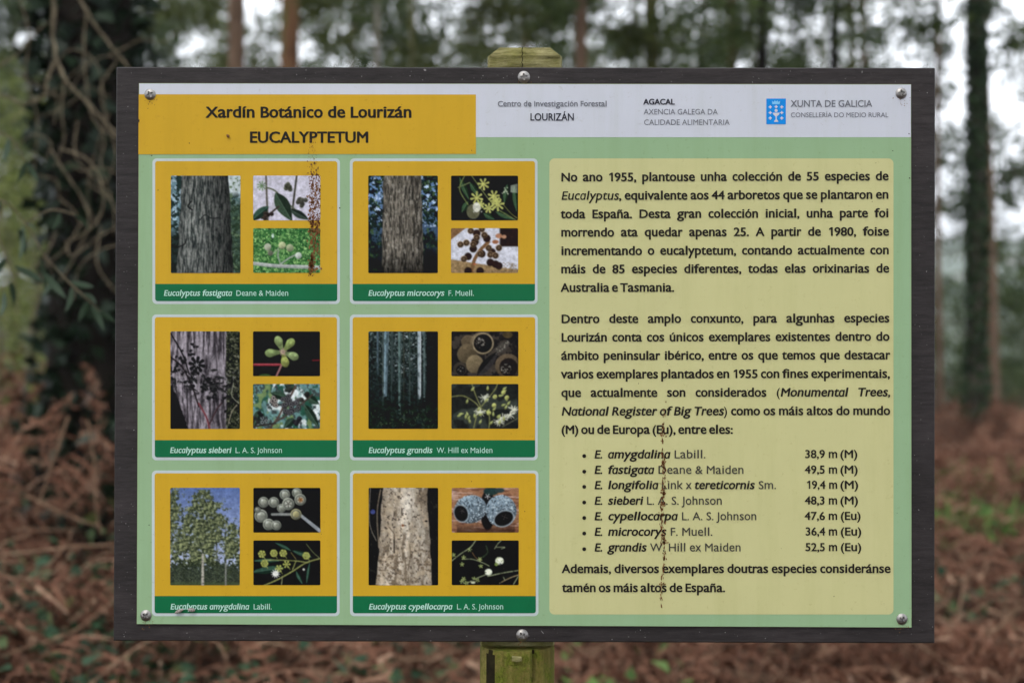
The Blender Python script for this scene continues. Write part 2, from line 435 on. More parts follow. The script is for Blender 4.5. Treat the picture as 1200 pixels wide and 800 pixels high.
line(('Xardín Botánico de Lourizán', 'T'), 241.5, 483, 138, 12.4, M['ink_title'], panel, label='bold black heading line on the yellow band')
line(('EUCALYPTETUM', 'T'), 292.2, 432.4, 167.3, 12.6, M['ink_title'], panel, label='bold black capitals heading under the first heading line')
line(('Centro de Investigación Forestal', 'R'), 583, 711.5, 125, 6.3, M['ink_grey'], panel)
line(('LOURIZÁN', 'S'), 621, 673, 141.5, 8.4, M['ink_navy'], panel)
line(('AGACAL', 'T'), 754, 790.5, 122.7, 6.4, M['ink_navy'], panel)
line(('AXENCIA GALEGA DA', 'N'), 754.3, 841, 134.4, 6.4, M['ink_grey'], panel)
line(('CALIDADE ALIMENTARIA', 'N'), 754.3, 855, 146.7, 6.4, M['ink_grey'], panel)
line(('XUNTA DE GALICIA', 'R'), 926.4, 1021.9, 125.4, 7.7, M['ink_grey'], panel)
line(('CONSELLERÍA DO MEDIO RURAL', 'N'), 926.4, 1041, 137.6, 5.5, M['ink_grey'], panel)

BX = 1.0
def justified(words, x0, x1, bl0, bl1, cap=9.7):
    """words = list of run lists; spread from x0 to x1"""
    sz = cap / CAP; ws = [layout(r)[1] * sz * BX for r in words]
    gap = (x1 - x0 - sum(ws)) / max(1, len(words) - 1) if x1 else 3.3
    k = 1.0
    if x1 and gap < 2.6: k = (x1 - x0 - 2.6 * (len(words) - 1)) / sum(ws); gap = 2.6
    geos, x = [], x0
    for r, w in zip(words, ws):
        bl = bl0 + (bl1 - bl0) * (x - x0) / 385
        v, f, _ = text_geo(r, x, x + w * k, bl, cap, .0006); geos.append((v, f)); x += w * k + gap
    return lettering(geos, M['ink_dark'], panel)
def W_(s, st='B'): return [[(w, st)] for w in s.split()]
justified(W_('No ano 1955, plantouse unha colección de 55 especies de'), 657.2, 1041.3, 212.6, 211.2)
justified([[('Eucalyptus', 'I'), (',', 'B')]] + W_('equivalente aos 44 arboretos que se plantaron en'), 657.2, 1041.5, 234.2, 232.8)
justified(W_('toda España. Desta gran colección inicial, unha parte foi'), 657.2, 1041.6, 255.8, 254.5)
justified(W_('morrendo ata quedar apenas 25. A partir de 1980, foise'), 657.2, 1041.8, 277.2, 276)
justified(W_('incrementando o eucalyptetum, contando actualmente con'), 657.2, 1042, 298.8, 297.8)
justified(W_('máis de 85 especies diferentes, todas elas orixinarias de'), 657.2, 1042, 320.2, 319.2)
justified(W_('Australia e Tasmania.'), 657.2, 790.3, 341.8, 341.2)
justified(W_('Dentro deste amplo conxunto, para algunhas especies'), 657.4, 1042.4, 378.4, 377.4)
justified(W_('Lourizán conta cos únicos exemplares existentes dentro do'), 657.4, 1042.4, 400, 399)
justified(W_('ámbito peninsular ibérico, entre os que temos que destacar'), 657.5, 1042.8, 421.5, 420.6)
justified(W_('varios exemplares plantados en 1955 con fines experimentais,'), 657.5, 1043, 443.1, 442.3)
justified(W_('que actualmente son considerados') + [[('(', 'R'), ('Monumental', 'BI')], [('Trees,', 'BI')]], 657.5, 1043.2, 464.8, 464)
justified(W_('National Register of Big', 'BI') + [[('Trees', 'BI'), (')', 'R')]] + W_('como os máis altos do mundo'), 657.5, 1043.2, 486.5, 485.8)
justified(W_('(M) ou de Europa (Eu), entre eles:'), 657.5, 859, 508, 507.6)
justified(W_('Ademais, diversos exemplares doutras especies consideránse'), 658.5, 1043.6, 670.8, 670.6)
justified(W_('tamén os máis altos de España.'), 658.8, 850, 693, 693)
ROWS = [
    (536.6, [('amygdalina', 'BI', 711.8, 786.3), ('Labill.', 'R', 789.5, 827.3)], '38,9 m', '(M)', 942.8, 1005.2),
    (554.8, [('fastigata', 'BI', 711.8, 767.4), ('Deane & Maiden', 'R', 770.6, 872)], '49,5 m', '(M)', 943, 1005.6),
    (572.6, [('longifolia', 'BI', 711.8, 772.3), ('Link x', 'R', 774.8, 810.5), ('tereticornis', 'BI', 813.3, 885.4), ('Sm.', 'R', 888.5, 909.9)], '19,4 m', '(M)', 944.2, 1006.2),
    (590.9, [('sieberi', 'BI', 712, 754.5), ('L. A. S. Johnson', 'R', 757.3, 846.5)], '48,3 m', '(M)', 943, 1006),
    (609.0, [('cypellocarpa', 'BI', 712, 795), ('L. A. S. Johnson', 'R', 798.2, 887)], '47,6 m', '(Eu)', 942.8, 1009),
    (627.2, [('microcorys', 'BI', 712, 781.8), ('F. Muell.', 'R', 785, 835.3)], '36,4 m', '(Eu)', 943.4, 1009.8),
    (645.5, [('grandis', 'BI', 712, 758.7), ('W. Hill ex Maiden', 'R', 761.8, 868.6)], '52,5 m', '(Eu)', 943.4, 1009.8)]
for bl, segs, a, c, x0, x1 in ROWS:
    geos = [text_geo([('E.', 'BI')], 696, 706, bl, 9.3, .0006)[:2]]; thin = []
    for s, st, u0, u1 in segs:
        (geos if st == 'BI' else thin).append(text_geo([(s, st)], u0, u1 - (1.4 if st == 'BI' else 0), bl, 9.3, .0006)[:2])
    sp = 984 if c == '(M)' else 984.5
    geos.append(text_geo([(a, 'H')], x0, 981.5, bl - .4, 9.2, .0006)[:2]); geos.append(text_geo([(c, 'H')], sp, x1, bl - .4, 9.2, .0006)[:2])
    lettering(geos, M['ink_dark'], panel); lettering(thin, M['ink_mid'], panel)
    poly_sheet('bullet', [(684.6 + 2.3 * math.cos(t * PI / 6), bl - 2.6 + 2.3 * math.sin(t * PI / 6)) for t in range(12)], .0006, M['ink_dark'], panel)

# emblem: blue tile with chalice, seven crosses and a faint crown
em = poly_sheet('emblem', [(898, 115.8), (920.8, 115.8), (920.8, 145.8), (898, 145.8)], .0005, M['blue'], panel)
def ws(pts, mat='white', dep=.0007, name='emblem_mark'): return poly_sheet(name, pts, dep, M[mat], em)
# (the emblem is a part of the panel's print; its marks are joined into one sub-part of the panel)
em.parent = panel
def marks(shapes, mat, dep, name):
    V, F, off = [], [], 0
    for p in shapes:
        V += [S(u, v, dep) for u, v in p]; F.append(tuple(range(off, off + len(p)))[::-1]); off += len(p)
    return part(name, np.array(V), F, M[mat], panel)
def cross(cx, cy, r=1.9, t=.62): return [(cx - t, cy - r), (cx + t, cy - r), (cx + t, cy - t), (cx + r, cy - t), (cx + r, cy + t), (cx + t, cy + t), (cx + t, cy + r), (cx - t, cy + r), (cx - t, cy + t), (cx - r, cy + t), (cx - r, cy - t), (cx - t, cy - t)]
shp = [cross(902.5, 125.7), cross(909.4, 125.4), cross(916, 125.7), cross(902.5, 132.3), cross(916, 132.3), cross(902.5, 138.7), cross(916, 138.7)]
shp.append([(909.4 + 1.8 * math.cos(t * PI / 8), 129.9 + 1.8 * math.sin(t * PI / 8)) for t in range(16)])
shp.append([(905.4, 132.4), (913.6, 132.4), (912.7, 134.6), (911, 136), (910.2, 137), (910.2, 140.2), (911.6, 141.8), (912, 143.2), (906.9, 143.2), (907.3, 141.8), (908.7, 140.2), (908.7, 137), (907.9, 136), (906.2, 134.6)])
marks(shp, 'white', .0007, 'emblem_mark')
marks([[(905, 122.4), (904.6, 118.6), (906.6, 119.8), (907.6, 117.8), (909.3, 119.2), (911, 117.8), (912.1, 119.8), (914.1, 118.6), (913.6, 122.4)]], 'ink_sky', .0007, 'emblem_crown')

# ------------------------------------------------------------------ painted photographs (flat print on the cards)
def vnoise(x, y, seed):
    r = np.random.default_rng(seed); L = r.random((64, 64))
    xi = np.floor(x).astype(int); yi = np.floor(y).astype(int); fx = x - xi; fy = y - yi
    fx = fx * fx * (3 - 2 * fx); fy = fy * fy * (3 - 2 * fy)
    a = L[yi % 64, xi % 64]; b_ = L[yi % 64, (xi + 1) % 64]; c = L[(yi + 1) % 64, xi % 64]; d_ = L[(yi + 1) % 64, (xi + 1) % 64]
    return (a * (1 - fx) + b_ * fx) * (1 - fy) + (c * (1 - fx) + d_ * fx) * fy
def fbm(x, y, seed, o=4):
    s, a, t = 0, 1, 0
    for k in range(o): s = s + a * vnoise(x * 2 ** k + 7 * k, y * 2 ** k + 3 * k, seed + k); t += a; a *= .55
    return s / t
class Pic:
    def __init__(s, w, h, base, seed, q=.62):
        s.w, s.h, s.seed = w, h, seed; s.r = np.random.default_rng(seed)
        nx, ny = int(w / q), int(h / q); s.nx, s.ny = nx, ny
        s.X, s.Y = np.meshgrid(np.linspace(0, w, nx), np.linspace(0, h, ny))
        s.I = np.ones((ny, nx, 3)) * np.array(base, float)
    def n(s, sx, sy, k=0, o=4): return fbm(s.X * sx + 5 + k, s.Y * sy + 9 + k, s.seed * 31 + k, o)
    def mix(s, m, c):
        m = np.clip(m, 0, 1)[..., None]; s.I = s.I * (1 - m) + np.asarray(c, float) * m
    def patches(s, sx, sy, th, c, k=1, soft=.05, mask=1, o=4): s.mix(np.clip((s.n(sx, sy, k, o) - th) / soft, 0, 1) * mask, c)
    def mul(s, f): s.I = s.I * np.asarray(f)[..., None]
    def disc(s, x, y, rx, c, ry=None, rot=0, shade=0, c2=None):
        ry = ry or rx; dx, dy = s.X - x, s.Y - y; a, b_ = math.cos(rot), math.sin(rot)
        u, v = (dx * a + dy * b_) / rx, (-dx * b_ + dy * a) / ry; d = np.sqrt(u * u + v * v)
        m = np.clip((1 - d) * min(rx, ry) / .8 + .3, 0, 1)
        col = np.ones_like(s.I) * np.asarray(c, float)
        if shade: col = col * (1 + shade * (-(dx / rx) * .35 - (dy / ry) * .6))[..., None]
        s.I = s.I * (1 - m[..., None]) + col * m[..., None]
    def ring(s, x, y, r, c, w=.8):
        d = np.abs(np.hypot(s.X - x, s.Y - y) - r); s.mix(np.clip(1 - (d - w / 2) / .6, 0, 1), c)
    def seg(s, x0, y0, x1, y1, w, c, w2=None):
        w2 = w if w2 is None else w2; dx, dy = x1 - x0, y1 - y0; L = dx * dx + dy * dy + 1e-6
        t = np.clip(((s.X - x0) * dx + (s.Y - y0) * dy) / L, 0, 1)
        d = np.hypot(s.X - x0 - t * dx, s.Y - y0 - t * dy); s.mix(np.clip(.6 + ((w + (w2 - w) * t) / 2 - d) / .7, 0, 1), c)
    def path(s, pts, w, c):
        P = spline([(a, b_, 0) for a, b_ in pts], 5 * len(pts))
        for i in range(len(P) - 1): s.seg(P[i][0], P[i][1], P[i + 1][0], P[i + 1][1], w, c)
    def leaf(s, x0, y0, x1, y1, w, c, vein=True):
        dx, dy = x1 - x0, y1 - y0; L = math.hypot(dx, dy); ux, uy = dx / L, dy / L
        t = ((s.X - x0) * ux + (s.Y - y0) * uy) / L; q = -(s.X - x0) * uy + (s.Y - y0) * ux
        hw = w / 2 * np.sin(np.clip(t, 0, 1) ** .8 * PI); m = np.clip((hw - np.abs(q)) / .6 + .2, 0, 1) * (t > 0) * (t < 1)
        col = np.asarray(c, float)[None, None] * (1 + .25 * np.sign(q) * (q * 0 + 1))[..., None]
        s.I = s.I * (1 - m[..., None]) + col * m[..., None]
        if vein: s.seg(x0, y0, x0 + dx * .9, y0 + dy * .9, .4, np.asarray(c) * 1.7 + 12)
    def star(s, x, y, r, c, n=6, w=1.1):
        a0 = s.r.random() * 6
        for i in range(n):
            a = a0 + i * 2 * PI / n; s.seg(x, y, x + r * math.cos(a), y + r * math.sin(a), w * .6, c, w * 1.3)
    def trunk(s, l0, l1, r0, r1, base, dark, sx=.55, sy=.05, side=.5):
        t = s.Y / s.h; wob = (s.n(.02, .08, 40, 2) - .5) * 3
        l = l0 + (l1 - l0) * t + wob; r = r0 + (r1 - r0) * t + wob; m = np.clip((s.X - l) / 1.0, 0, 1) * np.clip((r - s.X) / 1.0, 0, 1)
        warp = (s.n(.1, .04, 50, 2) - .5) * 1.5
        rid = fbm(s.X * sx + warp, s.Y * sy, s.seed + 60, 4); fine = s.n(1.2, .35, 70, 3)
        f = np.clip((rid - .3) / .35, 0, 1) * .7 + fine * .45 - .08
        u = (s.X - l) / (r - l + 1e-6); sh = 1 - side * np.clip(u - .45, 0, 1) * 1.2 - .25 * np.clip(.15 - u, 0, 1) * 4
        col = (np.asarray(dark, float) + (np.asarray(base, float) - np.asarray(dark)) * np.clip(f, 0, 1.2)[..., None]) * sh[..., None]
        s.I = s.I * (1 - m[..., None]) + col * m[..., None]
        return m
    def out(s, u0, v0, u1, v1, dep, parent, label):
        g = (s.n(.9, .9, 99, 3) - .5) * .3 + (s.n(.3, .3, 98, 3) - .5) * .3; I = s.I * (1 + g[..., None]) + g[..., None] * 8
        P_ = np.pad(I, ((1, 1), (1, 1), (0, 0)), 'edge'); I = .30 * I + .7 / 8 * (P_[:-2, 1:-1] + P_[2:, 1:-1] + P_[1:-1, :-2] + P_[1:-1, 2:] + P_[:-2, :-2] + P_[2:, 2:] + P_[:-2, 2:] + P_[2:, :-2])
        I = np.clip(I * .86 + I.mean(-1, keepdims=True) * .14, 3, 245)
        c = np.clip((lin(I) - SPEC) / F_LIGHT, .002, .9); nx, ny = s.nx, s.ny
        U, Vv = np.meshgrid(np.linspace(u0, u1, nx), np.linspace(v0, v1, ny))
        P = np.stack([(U - 600) / 1000, np.full_like(U, -dep), CAM_H + (400 - Vv) / 1000], -1).reshape(-1, 3)
        i = (np.arange(ny - 1)[:, None] * nx + np.arange(nx - 1)[None]).ravel()
        Fq = np.stack([i, i + nx, i + nx + 1, i + 1], -1)
        keep = np.ones((ny - 1, nx - 1), bool)
        for a, b_ in ((0, 0), (0, -1), (-1, 0), (-1, -1)): keep[a, b_] = False
        o = part('photo_print', P, Fq[keep.ravel()], M['photo'], parent, cols=np.concatenate([c.reshape(-1, 3), np.ones((nx * ny, 1))], 1))
        o['label'] = label; return o

BW, BH, SW, SH = 81.5, 114, 78.5, 52.3
def pic_fast_big():
    p = Pic(BW, BH, (34, 50, 48), 11); p.patches(.22, .22, .52, (92, 122, 132), 1); p.patches(.35, .35, .60, (150, 175, 190), 2)
    p.mix((p.X > 60) * np.clip((26 - p.Y) / 8, 0, 1), (178, 190, 192)); p.mix((p.X > 60) * np.clip((p.Y - 22) / 15, 0, 1) * .75, (44, 62, 40))
    p.mix((p.X < 20) * np.clip((p.Y - 55) / 20, 0, 1) * .8, (22, 28, 22)); p.patches(.3, .3, .62, (88, 110, 80), 4, mask=(p.X > 60))
    p.trunk(12, 6, 68, 74, (136, 138, 132), (22, 28, 28), .95, .11, .85); p.mul(1 + .22 * np.exp(-((p.X - 24) ** 2 / 90 + (p.Y - 62) ** 2 / 500)))
    p.path([(24, 30), (20, 36), (25, 40)], 1.2, (24, 26, 26)); p.path([(8, 84), (16, 80), (18, 74)], 1, (30, 30, 30)); p.path([(34, 52), (40, 46), (48, 50), (56, 49)], .9, (34, 36, 36))
    return p
def pic_micro_big():
    p = Pic(BW, BH, (18, 28, 34), 12); p.patches(.16, .16, .48, (96, 130, 178), 1, mask=np.clip(1.3 - p.Y / 80, 0, 1)); p.patches(.3, .3, .60, (168, 190, 220), 2, mask=(p.Y < 60))
    p.patches(.4, .4, .52, (22, 40, 36), 3); p.patches(.3, .3, .62, (60, 84, 50), 5); p.mix((p.X > 66) * np.clip((p.Y - 82) / 6, 0, 1) * .7, (26, 26, 34))
    p.trunk(17, 15, 62, 66, (138, 130, 116), (36, 34, 30), .8, .12, .3); p.patches(.5, .16, .62, (176, 170, 156), 8, mask=(p.X > 18) * (p.X < 62) * .5)
    p.mul(1 - .6 * np.clip((p.Y - 88) / 30, 0, 1)); return p
def pic_sieb_big():
    p = Pic(BW, BH, (26, 30, 22), 13); p.patches(.5, .5, .52, (62, 66, 48), 1); p.patches(.5, .6, .64, (118, 118, 98), 2)
    p.trunk(-20, 12, 66, 66, (178, 168, 178), (34, 30, 34), .5, .05, .15)
    p.mix(np.clip((3 + (p.Y - 66) * .36 - p.X + 3 * p.n(.3, .3, 44)) / 1.5, 0, 1) * np.clip((p.Y - 62) / 4, 0, 1), (10, 10, 11))
    p.patches(.28, .22, .53, (20, 19, 21), 21, .05, np.exp(-((p.Y - 52 - .3 * p.X) / 17) ** 2)); p.patches(.5, .5, .60, (150, 146, 150), 23, .04, np.exp(-((p.Y - 56) / 12) ** 2) * .7)
    r = p.r
    for k in range(80):
        t = r.random(); x = 6 + 62 * t + r.normal() * 5; y = 48 + 26 * t + r.normal() * 8 - 18 * (t < .35) * r.random()
        p.disc(x, y, 2.1, (16, 16, 18) if r.random() < .75 else (110, 104, 108), 1.3 + r.random(), r.random() * 3)
    for k in range(26): x, y = r.random() * 66 + 5, 60 + r.normal() * 10; p.leaf(x, y, x + r.normal() * 8, y + r.normal() * 6, 3.4, (40, 40, 40), False)
    p.star(31, 39, 8, (14, 14, 16), 8, 3); p.star(31, 39, 2.4, (150, 145, 150), 5, .8)
    for k in range(16): x, y = 24 + r.normal() * 6, 27 + r.normal() * 6; p.disc(x, y, 2, (22, 22, 24), 1.4, r.random() * 3)
    p.path([(0, 30), (14, 42), (26, 66), (33, 88)], 1.4, (30, 24, 26)); p.path([(33, 84), (42, 100), (46, 114)], 1.7, (116, 52, 58)); p.path([(46, 108), (54, 92), (60, 84)], 1.3, (60, 40, 44)); p.path([(0, 2), (14, 26), (22, 50)], 1.5, (26, 24, 26))
    p.path([(68, 108), (72, 94), (78, 86)], .8, (150, 140, 120)); p.path([(74, 60), (72, 75), (80, 84)], .7, (150, 150, 130)); return p
def pic_grand_big():
    p = Pic(BW, BH, (22, 28, 28), 14); up = np.clip(1.15 - p.Y / 70, 0, 1)
    p.patches(.5, .5, .52, (120, 140, 142), 1, .08, up * .8); p.patches(.6, .6, .60, (205, 215, 220), 2, .05, up * np.exp(-((p.X - 42) ** 2) / 500)); p.patches(.4, .4, .5, (30, 40, 34), 3, mask=.7)
    for x, w, y1, c in ((21, 6.5, 76, (112, 140, 152)), (28, 2.4, 60, (70, 84, 84)), (36.5, 3.8, 96, (96, 122, 118)), (59.5, 4.6, 78, (150, 166, 172)), (65.5, 2.4, 92, (104, 124, 122)), (11, 2.6, 50, (80, 100, 112)), (48.5, 2, 97, (66, 82, 76)), (17, 1.4, 88, (84, 96, 90)), (41.5, 1.4, 88, (58, 60, 50)), (27, 1.6, 84, (62, 78, 74))):
        p.seg(x, -2, x - (1.5 if w > 5 else 0), y1, w, np.array(c) * .72, w * .62); p.seg(x - w * .15, -2, x - w * .15 - (1.2 if w > 5 else 0), y1 - 4, w * .35, np.array(c) * 1.06, w * .2)
    p.patches(.5, .18, .54, (44, 58, 58), 15, .1, .6); p.mix((p.X > 68) * .75, (14, 18, 18)); p.mix((p.X > 60) * (p.X < 62) * (p.Y < 76) * .6, (210, 220, 224))
    p.patches(.25, .5, .5, (26, 40, 30), 6, mask=np.clip((p.Y - 78) / 10, 0, 1)); p.patches(.2, .4, .56, (16, 22, 18), 7, mask=np.clip((p.Y - 70) / 8, 0, 1)); p.patches(.6, .6, .66, (78, 98, 70), 8, mask=np.clip((p.Y - 88) / 8, 0, 1) * .8); return p
def pic_amyg_big():
    p = Pic(BW, BH, (84, 106, 160), 15); p.mix(np.clip(p.Y / 105, 0, 1), (176, 186, 216)); r = p.r
    p.seg(38, 10, 38, 114, 1.2, (150, 148, 138), 3.4); p.seg(65, 40, 65, 114, .9, (120, 120, 116), 1.8); p.seg(54, 56, 56, 114, .9, (66, 68, 62)); p.seg(16, 56, 16, 114, 1.1, (84, 84, 78)); p.seg(24, 64, 24, 114, .8, (84, 84, 78))
    for k in range(12): y = 16 + k * 4.6; q = (-1) ** k; p.seg(38, y + 6, 38 + q * (8 + .18 * y), y - 2, 1, (92, 88, 76), .5)
    big = fbm(p.X * .16 + 3, p.Y * .20 + 8, 901, 3); mid = fbm(p.X * .42, p.Y * .5, 905, 3); fine = fbm(p.X * 1.1, p.Y * 1.2, 909, 2)
    t = np.clip(p.Y / 82, 0, 1); hw = 4 + 27 * np.clip(p.Y / 40, 0, 1) ** .8 * (1 - .45 * np.clip((p.Y - 55) / 30, 0, 1))
    env = 1 - np.abs(p.X - 39) / hw; env = np.where((p.Y > 2) & (p.Y < 92), env, -1)
    e2 = 1 - np.hypot((p.X - 3) / 11, (p.Y - 30) / 46); e3 = 1 - np.hypot((p.X - 74) / 15, (p.Y - 66) / 27); e4 = 1 - np.hypot((p.X - 14) / 17, (p.Y - 66) / 24)
    E_ = np.maximum(np.maximum(np.clip(env, -1, .5), e2 * .8), np.maximum(e3 * .8, e4 * .7))
    m = np.clip((E_ * .62 + (big - .5) * .9 + (mid - .5) * .75 + (fine - .5) * .45 + .03) / .14, 0, 1)
    lit = np.clip((fbm(p.X * .42 + .9, p.Y * .5 + .9, 905, 3) - mid) * 1.5 + .40 + (fine - .5) * 1.0 + (big - .5) * .5, 0, 1)
    col = np.array((46, 54, 40.)) + (np.array((140, 148, 100.)) - np.array((46, 54, 40.))) * lit[..., None]
    p.I = p.I * (1 - m[..., None]) + col * m[..., None]
    low = np.clip((p.Y - 84 + (mid - .5) * 26) / 5, 0, 1); c2 = np.array((30, 36, 28.)) + np.array((54, 60, 36.)) * np.clip(fine * 1.6 - .45, 0, 1)[..., None]
    p.I = p.I * (1 - .93 * low[..., None]) + c2 * .93 * low[..., None]; p.mix(np.clip((p.Y - 109) / 3, 0, 1) * .6, (74, 86, 52))
    p.seg(38.2, 78, 38, 114, 2.2, (170, 166, 152), 3.2); p.seg(65, 88, 65, 114, 1.4, (120, 122, 116), 1.8); p.patches(.3, .9, .60, (90, 90, 80), 12, .08, (np.abs(p.X - 38) < 2) * (p.Y > 78)); return p
def pic_cyp_big():
    p = Pic(BW, BH, (20, 18, 20), 16); p.patches(.3, .3, .62, (44, 44, 40), 1); p.disc(5, 28, 3, (60, 70, 130)); p.path([(2, 0), (1, 40), (9, 62)], .8, (130, 124, 110)); p.path([(14, 2), (10, 30), (12, 70)], 1.2, (120, 108, 90))
    m = p.trunk(16, 9, 69, 75, (214, 202, 182), (146, 132, 112), .22, .035, .35)
    p.patches(.18, .10, .54, (170, 154, 130), 3, .08, m * .6); p.patches(.22, .07, .60, (120, 106, 88), 4, .06, m); p.patches(.12, .12, .6, (184, 164, 134), 6, .10, m * .5); p.patches(.16, .3, .60, (120, 104, 84), 9, .04, m * np.clip((p.Y - 60) / 20, 0, 1)); p.mix(np.exp(-((p.X - 46) ** 2 / 60 + (p.Y - 20) ** 2 / 700)) * .7 * m, (240, 232, 216)); p.patches(.5, .5, .66, (80, 70, 60), 12, .03, m)
    p.disc(40, 44, 1.6, (130, 74, 40)); p.seg(30, 60, 30, 76, 1.3, (40, 34, 30)); p.seg(39, 24, 39, 32, 1.2, (70, 60, 50)); p.path([(24, 46), (30, 54), (30, 60)], .8, (100, 86, 70)); p.path([(48, 66), (49, 80), (46, 96)], .8, (110, 96, 78)); p.disc(67.5, 39, 2, (30, 26, 24), 1.2)
    return p
def clus(p, x, y, r, n, c, spread, ring=None):
    for k in range(n):
        a = p.r.random() * 2 * PI; q = spread * math.sqrt(p.r.random()); X0, Y0 = x + q * math.cos(a), y + q * math.sin(a); p.disc(X0, Y0, r, np.array(c) * (.75 + .5 * p.r.random()), shade=.5)
        if ring: p.ring(X0, Y0, r * .55, ring, .6)
def s_fast1():
    p = Pic(SW, SH, (190, 187, 202), 21); d = (62, 60, 52); g = (44, 60, 46)
    p.seg(15, 0, 17, 52, 1.8, (84, 78, 66), 2.2); p.seg(51, 0, 46, 40, 2, d, 2.2); p.path([(16, 14), (26, 18), (38, 30), (52, 42), (62, 50)], 1.4, (80, 88, 66))
    p.leaf(26, 20, 46, 54, 17, g); p.leaf(18, 36, -4, 54, 11, (38, 62, 50)); p.leaf(44, 40, 66, 52, 9, (40, 52, 44)); p.path([(10, 50), (20, 44), (30, 36)], 1.8, (60, 50, 44))
    clus(p, 40, 14, 2.8, 7, (66, 68, 54), 5); clus(p, 57, 31, 2.8, 8, (66, 66, 56), 6); clus(p, 17, 46, 2.4, 10, (52, 42, 36), 6)
    for k in range(9): a = k * .7; p.seg(10, 12, 10 + 5 * math.cos(a), 12 + 5 * math.sin(a), .8, (96, 128, 84)); p.disc(10 + 5 * math.cos(a), 12 + 5 * math.sin(a), 1, (110, 138, 96))
    return p
def s_fast2():
    p = Pic(SW, SH, (62, 118, 58), 22); p.patches(.35, .35, .48, (98, 150, 80), 1); p.patches(.5, .5, .54, (40, 92, 44), 2); p.patches(.7, .7, .64, (160, 206, 120), 3); p.patches(.6, .6, .66, (24, 60, 34), 5)
    p.path([(0, 41), (26, 44), (52, 45), (79, 46)], 4, (148, 154, 150)); p.path([(0, 40), (26, 43), (52, 44), (79, 45)], 1, (186, 190, 188)); p.path([(32, 42), (29, 32), (30, 26)], 1.4, (130, 142, 128)); p.path([(32, 42), (42, 35), (50, 31)], 1.4, (146, 154, 146)); p.seg(22, 31, 31, 22, 1, (140, 150, 130))
    p.disc(53, 32, 4, (176, 186, 176), shade=.4); p.disc(34, 20, 4.4, (166, 174, 128), shade=.4); p.disc(43, 23, 4.6, (142, 152, 116), shade=.5); p.disc(17, 22, 4.4, (158, 164, 140), shade=.4); p.disc(20, 29, 3.4, (96, 98, 84), shade=.3); p.disc(23, 9, 1.6, (190, 215, 200), 3)
    return p
def s_mic1():
    p = Pic(SW, SH, (20, 22, 24), 23); r = p.r
    for a in ((10, 2, 22, 30), (22, 8, 34, 26), (66, 10, 62, 34), (74, 12, 77, 44), (20, 30, 12, 44), (38, 44, 52, 52), (52, 42, 76, 52)): p.leaf(*a, 7, (44, 66, 44))
    p.path([(16, 0), (10, 16), (20, 34)], .9, (120, 132, 70)); p.path([(24, 0), (34, 14), (46, 30), (56, 40), (76, 52)], .9, (118, 126, 70)); p.path([(8, 14), (22, 8)], .7, (120, 130, 80)); p.path([(58, 30), (70, 44), (78, 50)], .7, (120, 120, 60))
    for x, y, s_ in ((38, 10, 6), (30, 26, 6.5), (50, 24, 6), (55, 34, 6.5), (44, 38, 5), (34, 34, 4), (52, 29, 5)): p.star(x, y, s_, (176, 178, 92), 7, 1.9)
    p.disc(26, 42, 8, (92, 92, 68), 9); p.disc(30, 37, 4.6, (206, 206, 190), 6); p.patches(.6, .6, .6, (190, 190, 176), 4, mask=(np.hypot(p.X - 31, p.Y - 38) < 7))
    for k in range(12): p.disc(60 + r.random() * 8, 14 + r.random() * 8, .8, (214, 216, 190))
    for k in range(8): p.seg(70, 12 + k, 78, 10 + k * 1.4, .5, (190, 205, 180))
    return p
def s_mic2():
    p = Pic(SW, SH, (196, 198, 210), 24)
    p.mix(np.clip((p.Y - 36 - .16 * p.X) / .8, 0, 1), (150, 122, 82)); p.mix(np.clip((p.X - 56) / 2, 0, 1) * np.clip((22 - p.Y) / 1, 0, 1), (42, 30, 28)); p.mix(np.clip((14 - p.Y - p.X * .8) / 1, 0, 1), (126, 92, 60))
    p.path([(24, 52), (27, 38), (34, 26), (44, 16)], 3.6, (120, 84, 52)); p.patches(.5, .5, .55, (110, 88, 56), 4, mask=(p.Y > 40) * .6)
    for x, y in ((28, 16), (20, 33), (36, 30), (48, 28), (52, 42), (42, 12), (30, 6), (26, 24), (46, 40), (34, 50), (56, 44), (20, 50)): p.disc(x, y, 4.6, (44, 30, 24))
    for x, y in ((11, 19), (18, 17), (26, 19), (30, 11), (39, 8), (44, 23), (56, 23), (34, 30), (15, 36), (46, 31), (52, 32), (23, 3), (36, 1)): p.disc(x, y, 4, (128, 104, 74), shade=.5); p.ring(x, y, 2.3, (60, 44, 34), 1.1); p.disc(x, y, 1.1, (86, 68, 48))
    p.disc(56, 9, 4.2, (170, 116, 84), 3); p.disc(62, 10, 3, (184, 132, 100), 2.4); p.disc(52, 16, 4, (150, 92, 60), 2.5); p.disc(28, 42, 2, (190, 90, 60), 1)
    return p
def s_sieb1():
    p = Pic(SW, SH, (18, 18, 18), 25); p.seg(0, 39, 34, 39, 2.6, (140, 44, 54)); p.seg(0, 38.2, 34, 38.2, .7, (200, 90, 96)); p.seg(34, 38, 27, 53, 2.2, (150, 100, 98)); p.seg(70, 34, 79, 33.5, 1.4, (120, 30, 40)); p.disc(14, 52, 8, (60, 84, 44), 2.5)
    for a, L, c in ((-112, 20, (124, 142, 88)), (-50, 20, (132, 150, 82)), (175, 22, (120, 140, 84)), (22, 20, (124, 142, 92)), (78, 18, (132, 140, 70))):
        t = math.radians(a); ex, ey = 35 + L * .68 * math.cos(t), 24 + L * .68 * math.sin(t)
        p.seg(35, 24, ex, ey, 2.2, np.array(c) * .85, 9.6); p.disc(ex, ey, 6.4, c, 4.9, t, shade=.45); p.disc(ex + 1, ey - 1.4, 2.6, np.array(c) * 1.18, 1.6, t)
    p.disc(35, 24, 3, (176, 160, 130)); p.star(35, 24, 4, (150, 120, 110), 5, 1); return p
